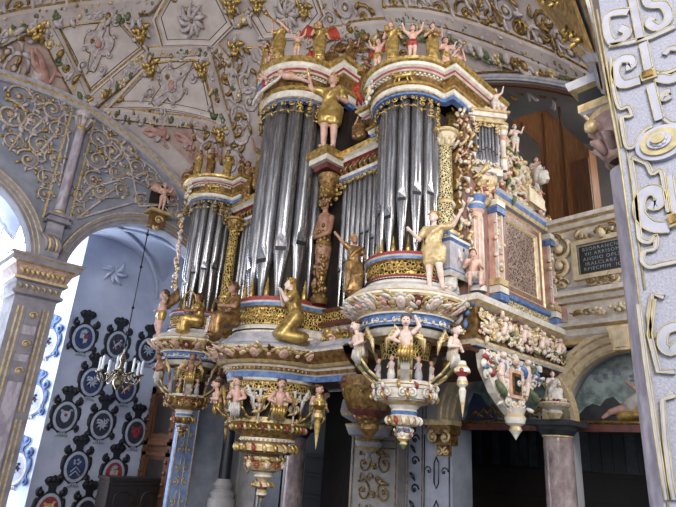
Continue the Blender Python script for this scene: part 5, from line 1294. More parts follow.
POSES = {
    'stand_point': pose(elL=(.23, -.02, .80), haL=(.33, -.08, .93), elR=(-.19, .0, .66), haR=(-.27, -.12, .74), knL=(.07, -.05, .29), anL=(.10, .03, .045), toL=(.15, -.05, .02), hea=(-.01, -.02, .925)),
    'torch': pose(elR=(-.24, -.05, .80), haR=(-.28, -.09, .99), elL=(.16, .03, .65), haL=(.11, -.09, .62), knR=(-.05, -.05, .29)),
    'horn': pose(elR=(-.2, -.06, .72), haR=(-.1, -.2, .86), elL=(.2, -.03, .7), haL=(.06, -.19, .84)),
    'drum': pose(elR=(-.17, -.02, .64), haR=(-.08, -.15, .66), elL=(.2, -.02, .68), haL=(.16, -.16, .72)),
    'armsup': pose(**RAISE_L, **RAISE_R, knL=(.07, -.04, .29)),
    'putto': pose(elL=(.2, -.02, .74), haL=(.24, -.1, .86), elR=(-.17, 0, .66), haR=(-.1, -.11, .6), knR=(-.06, -.06, .29), anR=(-.07, .02, .06), toR=(-.08, -.06, .02)),
    'kneel': pose(pel=(0, .02, .33), che=(0, -.03, .54), nec=(0, -.05, .63), hea=(0, -.09, .72), shL=(.1, -.04, .6), shR=(-.1, -.04, .6), elL=(.13, -.14, .48), haL=(.03, -.2, .62), elR=(-.13, -.14, .48), haR=(-.03, -.2, .62),
                  hpL=(.055, .02, .31), knL=(.07, -.14, .06), anL=(.07, .14, .04), toL=(.07, .24, .03), hpR=(-.055, .02, .31), knR=(-.07, -.16, .09), anR=(-.07, .12, .04), toR=(-.07, .22, .03)),
    'sit': pose(pel=(0, .02, .28), che=(0, 0, .5), nec=(0, -.01, .59), hea=(0, -.03, .69), shL=(.105, 0, .56), shR=(-.105, 0, .56), elL=(.17, -.05, .42), haL=(.1, -.18, .42), elR=(-.17, -.06, .42), haR=(-.07, -.2, .5),
                hpL=(.06, .01, .26), knL=(.09, -.22, .27), anL=(.08, -.22, .05), toL=(.09, -.32, .02), hpR=(-.06, .01, .26), knR=(-.1, -.21, .26), anR=(-.1, -.18, .05), toR=(-.11, -.28, .02)),
    'back_arm': pose(elR=(-.2, .0, .86), haR=(-.3, .02, .98), elL=(.17, -.02, .66), haL=(.14, -.12, .6), knL=(.06, -.12, .3), anL=(.06, .0, .06), hea=(-.02, -.02, .92)),
    'lean': pose(pel=(.03, 0, .52), che=(-.01, -.01, .72), nec=(-.03, -.01, .81), hea=(-.05, -.03, .905), elR=(-.19, .02, .67), haR=(-.13, -.1, .76), elL=(.17, .03, .64), haL=(.2, -.06, .53)),
}
def body_mesh(P, hs=1., fat=1., vox=.0105):
    mb = MB(); f = fat
    def lerp(a, b, t): return P[a].lerp(P[b], t)
    up = (P['che'] - P['pel']).normalized()
    mb.ball(P['pel'], (.088 * f, .07 * f, .075 * f)); mb.ball(lerp('pel', 'che', .45), (.075 * f, .06 * f, .09)); mb.ball(P['che'], (.1 * f, .07 * f, .1))
    mb.capsule(lerp('pel', 'che', .0), P['che'], .07 * f, .075 * f); mb.capsule(P['shL'], P['shR'], .045 * f, .045 * f)
    mb.capsule(P['nec'] - up * .03, P['hea'], .032 * f, .03)
    h = P['hea'] + V((0, 0, (hs - 1) * .05)); k = hs
    mb.ball(h + V((0, .006, .015)) * k, (.05 * k, .06 * k, .062 * k), 0, 14, 10); mb.ball(h + V((0, -.02, -.025)) * k, (.038 * k, .04 * k, .04 * k), 0, 12, 8)
    mb.ball(h + V((0, -.062, -.005)) * k, (.011 * k, .015 * k, .018 * k)); mb.ball(h + V((0, -.052, -.05)) * k, (.018 * k, .014 * k, .013 * k)); mb.ball(h + V((0, -.053, .022)) * k, (.034 * k, .012 * k, .01 * k)); mb.ball(h + V((0, -.056, -.028)) * k, (.016 * k, .01 * k, .007 * k))
    for s in (-1, 1): mb.ball(h + V((s * .05, .005, .0)) * k, (.009 * k, .016 * k, .02 * k))
    for s in 'LR':
        mb.capsule(P['sh' + s], P['el' + s], .038 * f, .03 * f); mb.capsule(P['el' + s], P['ha' + s], .031 * f, .02 * f)
        d = (P['ha' + s] - P['el' + s]).normalized(); o = d.cross(V((0, 1, .2))).normalized(); n = d.cross(o)
        p0 = P['ha' + s]; c = p0 + d * .03; mb.capsule(p0, c, .02, .022)
        for q in range(4):
            b = c + o * (q - 1.5) * .0125 + d * .01; L = (.03, .036, .034, .026)[q]
            mb.capsule(b, b + d * L * .6 + n * .004, .0078, .0072, 0, 6); mb.capsule(b + d * L * .6 + n * .004, b + d * L + n * .018, .0072, .0064, 0, 6)
        mb.capsule(p0 + o * .015 + d * .008, p0 + o * .038 + d * .03, .009, .0075, 0, 6)
        mb.capsule(P['hp' + s], P['kn' + s], .066 * f, .044 * f); mb.capsule(P['kn' + s], P['an' + s], .043 * f, .026 * f)
        mb.ball(P['kn' + s].lerp(P['an' + s], .3) + V((0, .012, 0)), (.04 * f, .042 * f, .075))
        t = P['to' + s]; mb.capsule(P['an' + s] + V((0, .012, -.01)), t, .026, .02); mb.ball(t, (.03, .034, .016)); mb.ball(P['an' + s] + V((0, .02, -.02)), (.024, .028, .022))
    return remesh(mb, vox)
def cloth_mesh(P, kind, seed=0, vox=.014):
    mb = MB(); r = random.Random(seed)
    def lerp(a, b, t): return P[a].lerp(P[b], t)
    if kind in ('robe', 'tunic'):
        mb.ball(P['che'], (.115, .085, .1), 0, 14, 10); mb.capsule(P['pel'], P['che'], .095, .09); mb.ball(P['pel'], (.115, .095, .1), 0, 14, 10); mb.capsule(P['shL'].lerp(P['che'], .15), P['shR'].lerp(P['che'], .15), .053, .053)
        for s in 'LR': mb.capsule(P['sh' + s], lerp('sh' + s, 'el' + s, .6), .052, .05)
    if kind == 'loin' or kind == 'skirt':
        mb.ball(P['pel'], (.108, .09, .085), 0, 14, 10)
    end = {'robe': 1., 'tunic': .0, 'loin': -.4, 'skirt': .0}[kind]
    for s in 'LR':
        kk = lerp('hp' + s, 'kn' + s, .62 if kind != 'robe' else 1.)
        if kind == 'loin': kk = lerp('hp' + s, 'kn' + s, .4)
        mb.capsule(P['hp' + s], kk, .1, .085)
        if kind == 'robe': mb.capsule(kk, lerp('kn' + s, 'an' + s, .9), .08, .085)
    if kind == 'robe':
        mb.capsule(lerp('knL', 'knR', .5), lerp('anL', 'anR', .5), .08, .1); mb.capsule(lerp('hpL', 'hpR', .5), lerp('knL', 'knR', .5), .1, .09)
        for i in range(9):   # folds
            t = i / 8; a = P['hpL'].lerp(P['hpR'], t) + V((0, -.085, -.02)); b = P['knL'].lerp(P['knR'], t) + V((r.uniform(-.02, .02), -.085, 0)); c = P['anL'].lerp(P['anR'], 1.3 * t - .15) + V((r.uniform(-.02, .02), -.1, .0))
            mb.tube([a, b, c], [.012, .02, .024], 0, 6)
    else:
        for i in range(8):
            t = i / 7; a = P['hpL'].lerp(P['hpR'], 1.5 * t - .25) + V((0, -.08, .06)); b = a.lerp(P['knL'].lerp(P['knR'], 1.5 * t - .25) + V((0, -.06, 0)), .66 if kind != 'loin' else .4); mb.tube([a, b], [.012, .024], 0, 6)
    # sash across the chest
    if kind in ('robe', 'tunic'):
        mb.tube([P['shL'] + V((0, -.05, .02)), P['che'] + V((0, -.1, -.02)), P['pel'] + V((-.09, -.05, .06))], [.03, .032, .03], 0, 7)
        mb.lathe([(.1, .0, 0), (.115, .01, 0), (.115, .035, 0), (.1, .045, 0), (.1, 0, 0)], (0, 0), 16) if False else None
    return remesh(mb, vox, 2)
def hair_mesh(P, hs=1., long=False, seed=0):
    mb = MB(); r = random.Random(seed); h = P['hea'] + V((0, 0, (hs - 1) * .05)); k = hs
    mb.ball(h + V((0, .02, .03)) * k, (.056 * k, .06 * k, .058 * k), 0, 10, 8)
    for i in range(34):
        a = r.uniform(0, 6.283); e = r.uniform(-.35, 1.4)
        if sin(a) < -.35 and e < .75: continue
        d = V((cos(a) * cos(e) * .055, sin(a) * cos(e) * .062, sin(e) * .065)) * k
        mb.ball(h + d + V((0, .008, .02)) * k, r.uniform(.013, .022) * k, 0, 6, 4)
    if long:
        for i in range(7): mb.tube([h + V((-.045 + .015 * i, .05, .0)), h + V((-.05 + .017 * i, .065, -.07)), h + V((-.045 + .015 * i, .05, -.13))], [.02, .018, .008], 0, 5)
    me = bpy.data.meshes.new('hair'); me.from_pydata(mb.v, [], mb.f); me.polygons.foreach_set('use_smooth', [True] * len(me.polygons)); return me
def wing_mesh(P, s, up=.3):
    mb = MB(); b = P['che'] + V((s * .04, .07, .04))
    tip = b + V((s * .26, .12, up)); 
    for i in range(10):
        t = i / 9; st = b.lerp(tip, t ** .9); L = .12 + .24 * t; a = -1.5 + .5 * t
        e = st + V((s * L * cos(a) * .8, .05, L * sin(a)))
        mb.tube([st, st.lerp(e, .5) + V((0, -.02, 0)), e], [.022, .038, .012], 0, 5)
    mb.tube([b, b.lerp(tip, .5) + V((0, 0, .03)), tip], [.025, .03, .012], 0, 6)
    for i in range(8):
        st = b.lerp(tip, i / 8); mb.tube([st, st + V((s * .04, -.02, -.09))], [.022, .012], 0, 5)
    me = bpy.data.meshes.new('wing'); me.from_pydata(mb.v, [], mb.f); me.polygons.foreach_set('use_smooth', [True] * len(me.polygons)); return me
BC, CC = {}, {}
def child(name, me, parent, m, loc=(0, 0, 0)):
    if m is not None:
        if len(me.materials): 
            me = me.copy(); me.materials.clear()
        me.materials.append(M[m])
    o = bpy.data.objects.new(name, me); C.objects.link(o); o.parent = parent; o.location = loc; return o
def figure(name, label, cat, p, loc, h, rz, cloth=None, skin='pink', clo='cloth', hair='hair', wings=None, child_like=False, prop=None, group=None, longhair=False, base=None):
    """a carved figure standing at loc, h metres tall when upright, facing -Y turned by rz"""
    P = POSES[p]; hs, fat = (1.42, 1.22) if child_like else (1.06, 1.03)
    key = (p, child_like)
    if key not in BC: BC[key] = body_mesh(P, hs, fat)
    r = empty(name, loc, label, cat, group); r.rotation_euler = (0, 0, rz); r.scale = (h, h, h)
    child('body', BC[key], r, skin)
    hk = ('hair', p, child_like, longhair)
    if hk not in CC: CC[hk] = hair_mesh(P, hs, longhair, len(CC))
    child('hair', CC[hk], r, hair)
    if cloth:
        ck = (p, cloth)
        if ck not in CC: CC[ck] = cloth_mesh(P, cloth, len(CC))
        child({'robe': 'robe', 'tunic': 'tunic', 'loin': 'loincloth', 'skirt': 'skirt'}[cloth], CC[ck], r, clo)
    if wings:
        for s in (-1, 1):
            wk = ('w', p, s)
            if wk not in CC: CC[wk] = wing_mesh(P, s)
            child('wing', CC[wk], r, wings)
    mb = MB(); nm = None; mm = ['gold', 'golddk']
    if prop == 'horn':
        c = (P['haL'] + P['haR']) / 2; a = P['hea'] + V((0, -.06, -.03)); e = c + (c - a) * 2.2 + V((0, -.05, .06))
        mb.tube([a, c, c.lerp(e, .6), e, e + (e - c) * .08], [.008, .012, .018, .045, .06], 0, 9); nm = 'trumpet'
    elif prop == 'torch':
        a = P['haR'] - V((0, 0, .06)); mb.tube([a, a + V((0, 0, .16))], [.015, .03], 1, 8)
        for i in range(9): mb.tube([a + V((.02 * cos(i), .02 * sin(i), .15)), a + V((.05 * cos(i), .05 * sin(i), .26)), a + V((.02 * cos(i * 2), .02 * sin(i * 2), .38 + .02 * (i % 3)))], [.02, .028, .004], 0, 6)
        nm = 'flaming_torch'; mm = ['wingr', 'gold']
    elif prop == 'harp':
        mb.tube([(.02, -.22, .28), (.02, -.3, .72), (.02, -.2, .82), (.02, -.1, .74), (.02, -.06, .6), (.02, -.22, .28)], [.02, .016, .02, .018, .015, .02], 0, 7)
        for i in range(6): mb.tube([(.02, -.22 + .022 * i, .32 + .05 * i), (.02, -.27 + .03 * i, .76 - .005 * i)], .003, 1, 4)
        nm = 'harp'
    elif prop == 'drum':
        mb.lathe([(.0, .5, 0), (.1, .5, 0), (.1, .62, 1), (.0, .62, 1)], (0, -.17), 14); nm = 'drum'
    elif prop == 'book':
        c = P['haR'] + V((.02, -.03, .02)); mb.box(c, (.1, .03, .13), 0); nm = 'tablet'
    elif prop == 'shield':
        c = P['haL'] + V((0, -.04, -.05)); mb.ball(c, (.1, .025, .14), 0, 12, 8); mb.ball(c + V((0, -.02, 0)), (.06, .02, .09), 1, 10, 8); nm = 'shield'; 
    elif prop == 'lute':
        mb.ball((.03, -.16, .6), (.09, .05, .07), 0, 12, 8); mb.tube([(-.03, -.17, .63), (-.22, -.15, .74)], [.018, .014], 1, 6); nm = 'lute'; mm = ['bronze', 'gold']
    if nm:
        o = mb.build(nm, mm, r, inv=False)
    if base:
        mb = MB(); mb.lathe([(.0, -.0, 0), (.16, 0, 0), (.18, .01, 1), (.17, .03, 0), (0, .032, 0)], (0, .0), 14); mb.build('base', ['golddk', 'gold'], r, inv=False)
    return r
D = math.radians
def at_ring(k, r, deg, z):
    a = D(deg); return (TX[k] + r * cos(a), 6 + r * sin(a), z)
ZM, ZS = 6.42 + .06 + .82 * 1.12 + .012, 5.27 + .06 + .82 * .66 + .012   # tops of the crowns
G = 'carved musicians and angels crowning the organ towers'
# ---- middle tower crown
figure('carved_angel', 'winged golden figure blowing a long horn, leftmost on the middle tower crown', 'statue', 'horn', at_ring('mid', .88, -112, ZM), .82, D(-40), 'robe', wings='cloth', prop='horn', group=G)
figure('carved_musician', 'large gold robed trumpeter in the middle of the highest crown', 'statue', 'horn', at_ring('mid', .92, -75, ZM), .95, D(20), 'robe', prop='horn', hair='goldhair', group=G)
figure('carved_putto', 'small naked putto between two gold robed musicians on the tallest tower', 'statue', 'armsup', at_ring('mid', .92, -50, ZM), .6, D(38), 'loin', child_like=True, group=G)
figure('carved_musician', 'gold robed figure with red wings leaning right on the tallest tower crown', 'statue', 'lean', at_ring('mid', .92, -22, ZM), .95, D(48), 'robe', wings='wingr', hair='goldhair', prop='book', group=G)
figure('carved_musician', 'dark seated figure at the right corner of the tallest crown', 'statue', 'sit', at_ring('mid', .8, 4, ZM), .8, D(50), 'robe', clo='bronze', skin='brownflesh', group=G)
figure('carved_angel', 'brown gilded angel beside the red wing, rightmost on the tallest crown', 'statue', 'putto', (TX['mid'] + 1.05, 6.3, ZM), .85, D(40), 'robe', clo='bronze', skin='brownflesh', wings='bronze', group=G)
figure('carved_putto', 'little crouching putto between horn blower and gold trumpeter', 'statue', 'sit', at_ring('mid', .85, -93, ZM), .55, D(10), 'loin', clo='bronze', child_like=True, group=G)
# ---- right tower crown
figure('carved_putto', 'pink winged putto at the left of the right tower crown', 'statue', 'armsup', at_ring('right', .7, -102, ZS), .62, D(10), 'loin', child_like=True, wings='wingr', group=G)
figure('carved_musician', 'gold robed standing singer on the right tower crown', 'statue', 'lean', at_ring('right', .72, -76, ZS), .78, D(30), 'robe', hair='goldhair', prop='book', group=G)
figure('carved_putto', 'putto with green wings raising its arms over a small red drum', 'statue', 'armsup', at_ring('right', .72, -50, ZS), .62, D(40), 'loin', clo='clothr', child_like=True, wings='green', group=G)
figure('carved_musician', 'gold robed musician bowing a lute above the lion frieze', 'statue', 'drum', at_ring('right', .72, -24, ZS), .74, D(50), 'robe', prop='lute', group=G)
figure('carved_putto', 'pink putto standing second from the right on the right tower crown', 'statue', 'putto', at_ring('right', .68, 2, ZS), .62, D(60), 'loin', child_like=True, wings='clothw', group=G)
figure('carved_putto', 'dusky putto at the far right end of the right crown', 'statue', 'horn', (XS - .05, 6.35, ZS), .6, D(60), 'loin', clo='bronze', child_like=True, prop='horn', group=G)
figure('carved_musician', 'brown figure at the left edge of the right tower crown', 'statue', 'drum', at_ring('right', .8, -150, ZS), .7, D(0), 'robe', clo='bronze', skin='brownflesh', prop='drum', group=G)
# ---- left tower crown
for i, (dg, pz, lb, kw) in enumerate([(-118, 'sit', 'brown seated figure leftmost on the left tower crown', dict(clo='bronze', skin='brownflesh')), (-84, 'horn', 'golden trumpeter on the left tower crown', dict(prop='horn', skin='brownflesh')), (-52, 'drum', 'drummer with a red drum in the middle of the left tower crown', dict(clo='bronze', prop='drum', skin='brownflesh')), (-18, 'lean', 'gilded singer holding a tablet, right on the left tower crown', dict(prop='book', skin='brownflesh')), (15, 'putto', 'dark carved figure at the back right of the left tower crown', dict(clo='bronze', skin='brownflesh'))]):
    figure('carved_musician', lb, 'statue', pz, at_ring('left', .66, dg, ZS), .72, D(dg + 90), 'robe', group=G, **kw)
# figures standing on the flat cornices
figure('winged_angel', 'tall golden angel lifting a red torch beside the middle tower', 'statue', 'torch', (-6.88, 5.93, 5.365), 1.72, D(35), 'tunic', wings='wingr', clo='cloth', hair='goldhair', prop='torch')
figure('carved_figure', 'brown crouching figure on the cornice right of the golden angel', 'statue', 'sit', (-6.2, 6.15, 5.37), .85, D(30), 'robe', clo='bronze', skin='pink')
figure('carved_figure', 'small reddish figure on the cornice beside the right tower', 'statue', 'putto', (-5.82, 6.15, 5.37), .6, D(30), 'robe', clo='clothr', skin='pink')
figure('carved_figure', 'dark gilded figure standing close to the middle tower over the left flat field', 'statue', 'armsup', (-9.25, 6.1, 5.37), 1.25, D(20), 'robe', clo='golddk', skin='brownflesh')
figure('carved_figure', 'bronze toned figure on the cornice right of the left tower', 'statue', 'lean', (-9.85, 6.15, 5.37), .95, D(20), 'robe', clo='bronze', skin='brownflesh')
# pedestals for the tall ones are the cornice itself
# ---- figures on the ledges
figure('shepherd_statue', 'large pale statue in a gold tunic with raised arm before the right tower pipes', 'statue', 'stand_point', (-4.25, 5.72, 2.14), 1.13, D(24), 'tunic', skin='flesh', clo='goldlt', hair='goldhair')
figure('gilded_statue', 'golden brown figure with arm raised to the left of the right tower drum', 'statue', 'back_arm', (-5.32, 5.25, 2.13), .9, D(60), 'robe', skin='brownflesh', clo='bronze', hair='goldhair')
figure('kneeling_woman', 'kneeling woman in pale gold robe on the middle tower ledge', 'statue', 'kneel', (-6.98, 5.58, 1.70), 1.3, D(-30), 'robe', skin='flesh', clo='cloth', hair='goldhair', longhair=True)
figure('seated_harpist', 'seated golden figure with harp on the left tower ledge', 'statue', 'sit', (-10.24, 5.62, 2.14), 1.15, D(-30), 'robe', skin='brownflesh', clo='gold', prop='harp')
figure('carved_putto', 'pale putto with outstretched hand at left of the left tower drum', 'statue', 'putto', (-11.15, 5.25, 2.12), 1.0, D(-15), 'loin', skin='pink', child_like=True, wings='bronze')
figure('seated_figure', 'brown robed figure seated between the left and middle tower drums', 'statue', 'sit', (-7.98, 5.02, 1.70), 1.3, D(-10), 'robe', skin='brownflesh', clo='bronze')
figure('seated_figure', 'pink bare seated figure on the side ledge behind the shepherd statue', 'statue', 'sit', (-4.05, 6.35, 2.26), .78, D(45), 'loin', skin='pink', clo='clothw')
figure('carved_putto', 'small white and blue putto above the side ledge near the pink column', 'statue', 'lean', (-4.28, 6.12, 2.26), .8, D(30), 'robe', skin='flesh', clo='clothw', child_like=True)
# ---- side turret and cresting figures
figure('carved_putto', 'white putto standing on top of the little side turret', 'statue', 'armsup', (-3.96, 7.0, 5.42), .5, D(40), 'loin', skin='flesh', clo='clothw', child_like=True)
figure('carved_putto', 'pale putto on the left end of the turret roof', 'statue', 'sit', (-4.32, 6.78, 5.42), .5, D(40), 'loin', skin='flesh', clo='clothw', child_like=True)
figure('seated_figure', 'pink seated figure on the outer end of the side cresting', 'statue', 'sit', (-4.04, 8.45, 4.72), .75, D(60), 'robe', skin='pink', clo='clothw')
figure('carved_putto', 'putto with white drapery halfway along the side cresting', 'statue', 'putto', (-4.02, 7.7, 5.05), .55, D(50), 'loin', skin='flesh', clo='clothw', child_like=True)
# ---- wall niche putto and bracket figure
figure('niche_putto', 'pink winged stucco putto on the keystone of the left arch', 'statue', 'putto', (XW + .36, 5.86, 6.04), .8, D(75), None, skin='pink', hair='pink', child_like=True, wings='pink')
r = figure('bracket_figure', 'pale seated figure on a fruit covered pedestal under the side frieze', 'statue', 'sit', (-4.0, 8.45, .98), .62, D(40), 'robe', skin='flesh', clo='clothw')
mb = MB(); rr = random.Random(1); mb.lathe([(.0, -.4, 0), (.12, -.38, 1), (.2, -.25, 0), (.16, -.18, 0), (.36, -.1, 1), (.4, -.03, 0), (.36, 0, 0), (0, 0, 0)], (0, 0), 16)
for i in range(22): mb.ball((.32 * cos(i * .6), .32 * sin(i * .6), .02 + .03 * (i % 2)), .05, 2 + i % 2, 6, 4)
mb.build('pedestal', ['white', 'goldlt', 'dkred', 'cream'], r, inv=False)

# ================================================================ OTHER THINGS
# coats of arms on the aisle wall: black cartouche, grey ring, coloured field and emblem
def crest_frame(r):
    pts = []
    for i in range(60):
        t = 2 * PI * i / 60; q = 1 + .06 * cos(6 * t); pts.append((.40 * q * sin(t), .50 * q * cos(t)))
    return pts
def make_shield(y, z, field, emblem, label, emb, x=XA, rot=0, sc=.92):
    r = empty('coat_of_arms', (x, y, z), label, 'shield', 'painted coats of arms on the gallery wall'); r.scale = (sc * 1.06, sc * 1.06, sc * 1.06); r.rotation_euler = (0, 0, rot)
    mb = MB(lambda u, v, w: (w, u, v)); mb.prism(crest_frame(r), .0, .04, 0)
    for s in (-1, 1):
        mb.scroll(s * .3, .45, .12, 1.3, PI / 2, -s, .045, 0, .04, 14, 6); mb.scroll(s * .36, -.3, .1, 1.2, -PI / 2, s, .04, 0, .04, 12, 6); mb.ball((s * .38, .1, .02), (.08, .22, .03), 0, 8, 6)
    mb.prism([(-.1, .48), (.1, .48), (.11, .6), (.2, .66), (.26, .76), (.2, .86), (.08, .86), (0, .92), (-.08, .86), (-.2, .86), (-.26, .76), (-.2, .66), (-.11, .6)], 0, .05, 0)
    for u in (-.12, 0, .12): mb.ball((u, .79, .04), (.1, .1, .03), 0, 8, 5)
    mb.build('frame', ['black'], r, inv=False)
    mb = MB(lambda u, v, w: (w, u, v))
    for k in range(36):
        a, b = 2 * PI * k / 36, 2 * PI * (k + 1) / 36
        mb.add([(.34 * sin(a), .43 * cos(a), .05), (.34 * sin(b), .43 * cos(b), .05), (.265 * sin(b), .345 * cos(b), .055), (.265 * sin(a), .345 * cos(a), .055)], [(0, 1, 2, 3)], 0)
    for u in (-.1, -.05, 0, .05, .1): mb.tube([(u * .7, -.44, .05), (u * 1.6, -.55, .05)], [.012, .03], 0, 5)
    mb.build('ring', ['silver'], r, inv=False)
    mb = MB(lambda u, v, w: (w, u, v)); mb.prism([(.265 * sin(2 * PI * k / 32), .345 * cos(2 * PI * k / 32)) for k in range(32)], .04, .056, 0); mb.build('field', [field], r, inv=False)
    mb = MB(lambda u, v, w: (w, u, v)); w = .065
    if emb == 'chevron':
        for k in (0, -.11): mb.tube([(-.14, -.14 + k, w), (0, .0 + k, w), (.14, -.14 + k, w)], .022, 0, 4)
        for i in range(5): mb.rosette(.09 * cos(i * 1.3), .14 + .06 * sin(i * 1.3), .04, 0, 0, w, 5)
    elif emb == 'escutcheon':
        mb.prism([(-.13, .16), (.13, .16), (.13, -.02), (.08, -.12), (0, -.17), (-.08, -.12), (-.13, -.02)], w - .01, w, 0); mb.ball((0, .05, w), (.05, .05, .01), 1, 8, 4)
        for s in (-1, 1): mb.scroll(s * .12, .17, .05, 1, 0, s, .015, 0, w)
    elif emb == 'quarter':
        mb.prism([(-.12, .12), (0, .12), (0, -.02), (-.12, -.02)], w - .01, w, 0); mb.prism([(0, -.02), (.12, -.02), (.1, -.12), (0, -.17)], w - .01, w, 0); mb.prism([(0, .12), (.12, .12), (.12, -.02), (0, -.02)], w - .01, w, 1)
        for i in range(6): mb.leaf(0, .14, .14, .3 + i * .5, 0, w, .3)
    elif emb == 'lion':
        mb.capsule((-.06, -.05, w), (.05, .06, w), .035, .04, 0, 6); mb.ball((.09, .13, w), .04, 0, 7, 5)
        for a, b in (((.05, .05), (.14, .02)), ((.04, .02), (.12, -.06)), ((-.06, -.05), (-.02, -.17)), ((-.07, -.05), (-.12, -.16)), ((-.08, -.04), (-.15, .1))): mb.tube([(*a, w), (*b, w)], [.02, .014], 0, 5)
        for i in range(4): mb.scroll(.12 * cos(i * 1.6), .12 * sin(i * 1.6), .04, 1, 0, 1, .01, 1, w)
    else:
        for i in range(8): mb.leaf(0, 0, .2, 2 * PI * i / 8, 0, w, .3)
        mb.ball((0, 0, w), (.05, .06, .01), 1, 8, 5)
        for s in (-1, 1): mb.scroll(s * .13, .12, .06, 1.2, 0, s, .014, 0, w)
    mb.build('emblem', ['silver' if emblem == 's' else emblem, 'shred' if field != 'shred' else 'goldlt'], r, inv=False)
    return r
SH = [(5.87, 2.87, 'shblue', 's', 'quarter', 'blue quartered coat of arms, top left of the wall'), (6.93, 2.86, 'shdark', 's', 'lion', 'dark coat of arms with silver lion behind the chandelier rod'), (7.98, 2.84, 'shdark', 's', 'star', 'dark coat of arms beside the left organ tower, top right'),
      (6.40, 1.62, 'shblue', 's', 'star', 'blue coat of arms with silver star left of the chandelier'), (7.48, 1.55, 'shblue', 'goldlt', 'lion', 'blue coat of arms with gilt lion below the chandelier'),
      (5.85, .56, 'shdark', 's', 'escutcheon', 'dark coat of arms with white escutcheon next to the window reveal'), (6.95, .43, 'shdark', 's', 'star', 'dark coat of arms with silver rays in the centre of the third row'), (8.05, .28, 'shdark', 'shred', 'escutcheon', 'dark coat of arms with red escutcheon beside the wooden wall'),
      (6.46, -.78, 'shblue', 's', 'chevron', 'blue coat of arms with two white chevrons'), (7.6, -.95, 'shred', 's', 'quarter', 'red coat of arms half hidden by the dark cabinet'),
      (5.95, -2.05 + .15, 'shred', 'goldlt', 'escutcheon', 'red coat of arms at the bottom of the wall'), (7.0, -2.1 + .1, 'shdark', 's', 'lion', 'lowest coat of arms hidden partly behind the dark cabinet')]
for y, z, f, e, em, lb in SH: make_shield(y, z, f, e, lb, em)
for z, lb in ((2.6, 'sunlit coat of arms highest on the bright window reveal'), (.95, 'sunlit coat of arms in the middle of the bright window reveal'), (-.9, 'sunlit coat of arms low on the bright window reveal')):
    s = make_shield(5.02, z, 'silver', 'shblue', lb, 'lion', x=XA - .40, rot=-D(51.3))
    for ch in s.children:
        if ch.name.startswith('frame'): ch.data.materials[0] = M['blue']  # paler frame and ring colours imitate bright light on the reveal
        if ch.name.startswith('ring'): ch.data.materials[0] = M['white']

# chandelier hanging in the left arch
ch = empty('chandelier', (XW - .2, 5.85, 5.55), 'small brass chandelier with white candles hanging in the left arch', 'chandelier')
mb = MB(); mb.tube([(0, 0, .1), (0, 0, -3.35)], .016, 0, 6)
for z in (-.1, -1.05, -2.2, -3.2): mb.ball((0, 0, z), .045, 0, 8, 6)
mb.build('rod', ['iron'], ch, inv=False)
zc = -4.0
mb = MB(); mb.lathe([(0, zc - .35, 0), (.04, zc - .33, 0), (.13, zc - .22, 0), (.15, zc - .12, 0), (.1, zc - .02, 0), (.05, zc + .03, 0), (.09, zc + .1, 0), (.1, zc + .17, 0), (.05, zc + .25, 0), (.03, zc + .33, 0), (.08, zc + .42, 0), (.06, zc + .5, 0), (.015, zc + .58, 0), (.015, zc + .7, 0)], (0, 0), 18); mb.build('stem', ['brass'], ch, inv=False)
for i in range(8):
    a = 2 * PI * i / 8 + .2; mb = MB(); mb.M = Matrix.Translation((0, 0, zc)) @ Matrix.Rotation(a, 4, 'Z')
    mb.tube([(.08, 0, .1), (.2, 0, .02), (.32, 0, -.16), (.44, 0, -.18), (.52, 0, -.06), (.52, 0, .06)], [.022, .018, .018, .018, .018, .016], 0, 6)
    mb.scroll(.0, 0, .001, 1, 0, 1, .001, 0); mb.tube([(.25, 0, -.05), (.3, 0, .04), (.22, 0, .1), (.18, 0, .04)], .012, 0, 5)
    mb.lathe([(.0, .05, 0), (.07, .06, 0), (.08, .08, 0), (.03, .09, 0), (.03, .12, 0), (0, .12, 0)], (.52, 0), 10)
    arm = mb.build('arm', ['brass'], ch, inv=False)
    mb = MB(); mb.M = Matrix.Translation((0, 0, zc)) @ Matrix.Rotation(a, 4, 'Z'); mb.lathe([(.0, .1, 0), (.033, .1, 0), (.031, .42, 0), (.01, .44, 0), (0, .46, 0)], (.52, 0), 10); mb.build('candle', ['wax'], arm, inv=False)

# dark carved cabinet and walnut screen in the aisle
cb = empty('oak_cabinet', (-16.3, 7.45, -2.3), 'nearly black carved oak cabinet with arched panel at the foot of the wall', 'cabinet')
mb = MB(); mb.box((-16.35, 7.75, -1.65), (.7, 1.7, 1.3), 0); mb.box((-16.33, 7.75, -.98), (.8, 1.8, .08), 0); mb.box((-16.33, 7.75, -1.1), (.76, 1.76, .06), 0); mb.build('carcass', ['dkwood'], cb)
for s in (0, 1):
    mb = MB(pX(-16.0)); a = 6.97 + .8 * s; mb.prism([(a, -2.2), (a + .72, -2.2), (a + .72, -1.18), (a, -1.18)], .0, .04, 0)
    mb.tube([(a + .1, -2.1, .05), (a + .1, -1.5, .05)] + [(a + .36 - .26 * cos(t), -1.5 + .2 * sin(t), .05) for t in [PI * i / 8 for i in range(9)]] + [(a + .62, -2.1, .05)], .03, 0, 5); mb.build('door', ['dkwood'], cb)
sc_ = empty('walnut_screen', (-16, 8.8, -2.3), 'tall carved walnut screen with dark panel behind the left tower', 'wood panelling')
mb = MB(pY(8.5)); mb.prism([(-17.45, -2.3), (-15.0, -2.3), (-15.0, 1.7), (-17.45, 1.7)], 0, .05, 0)
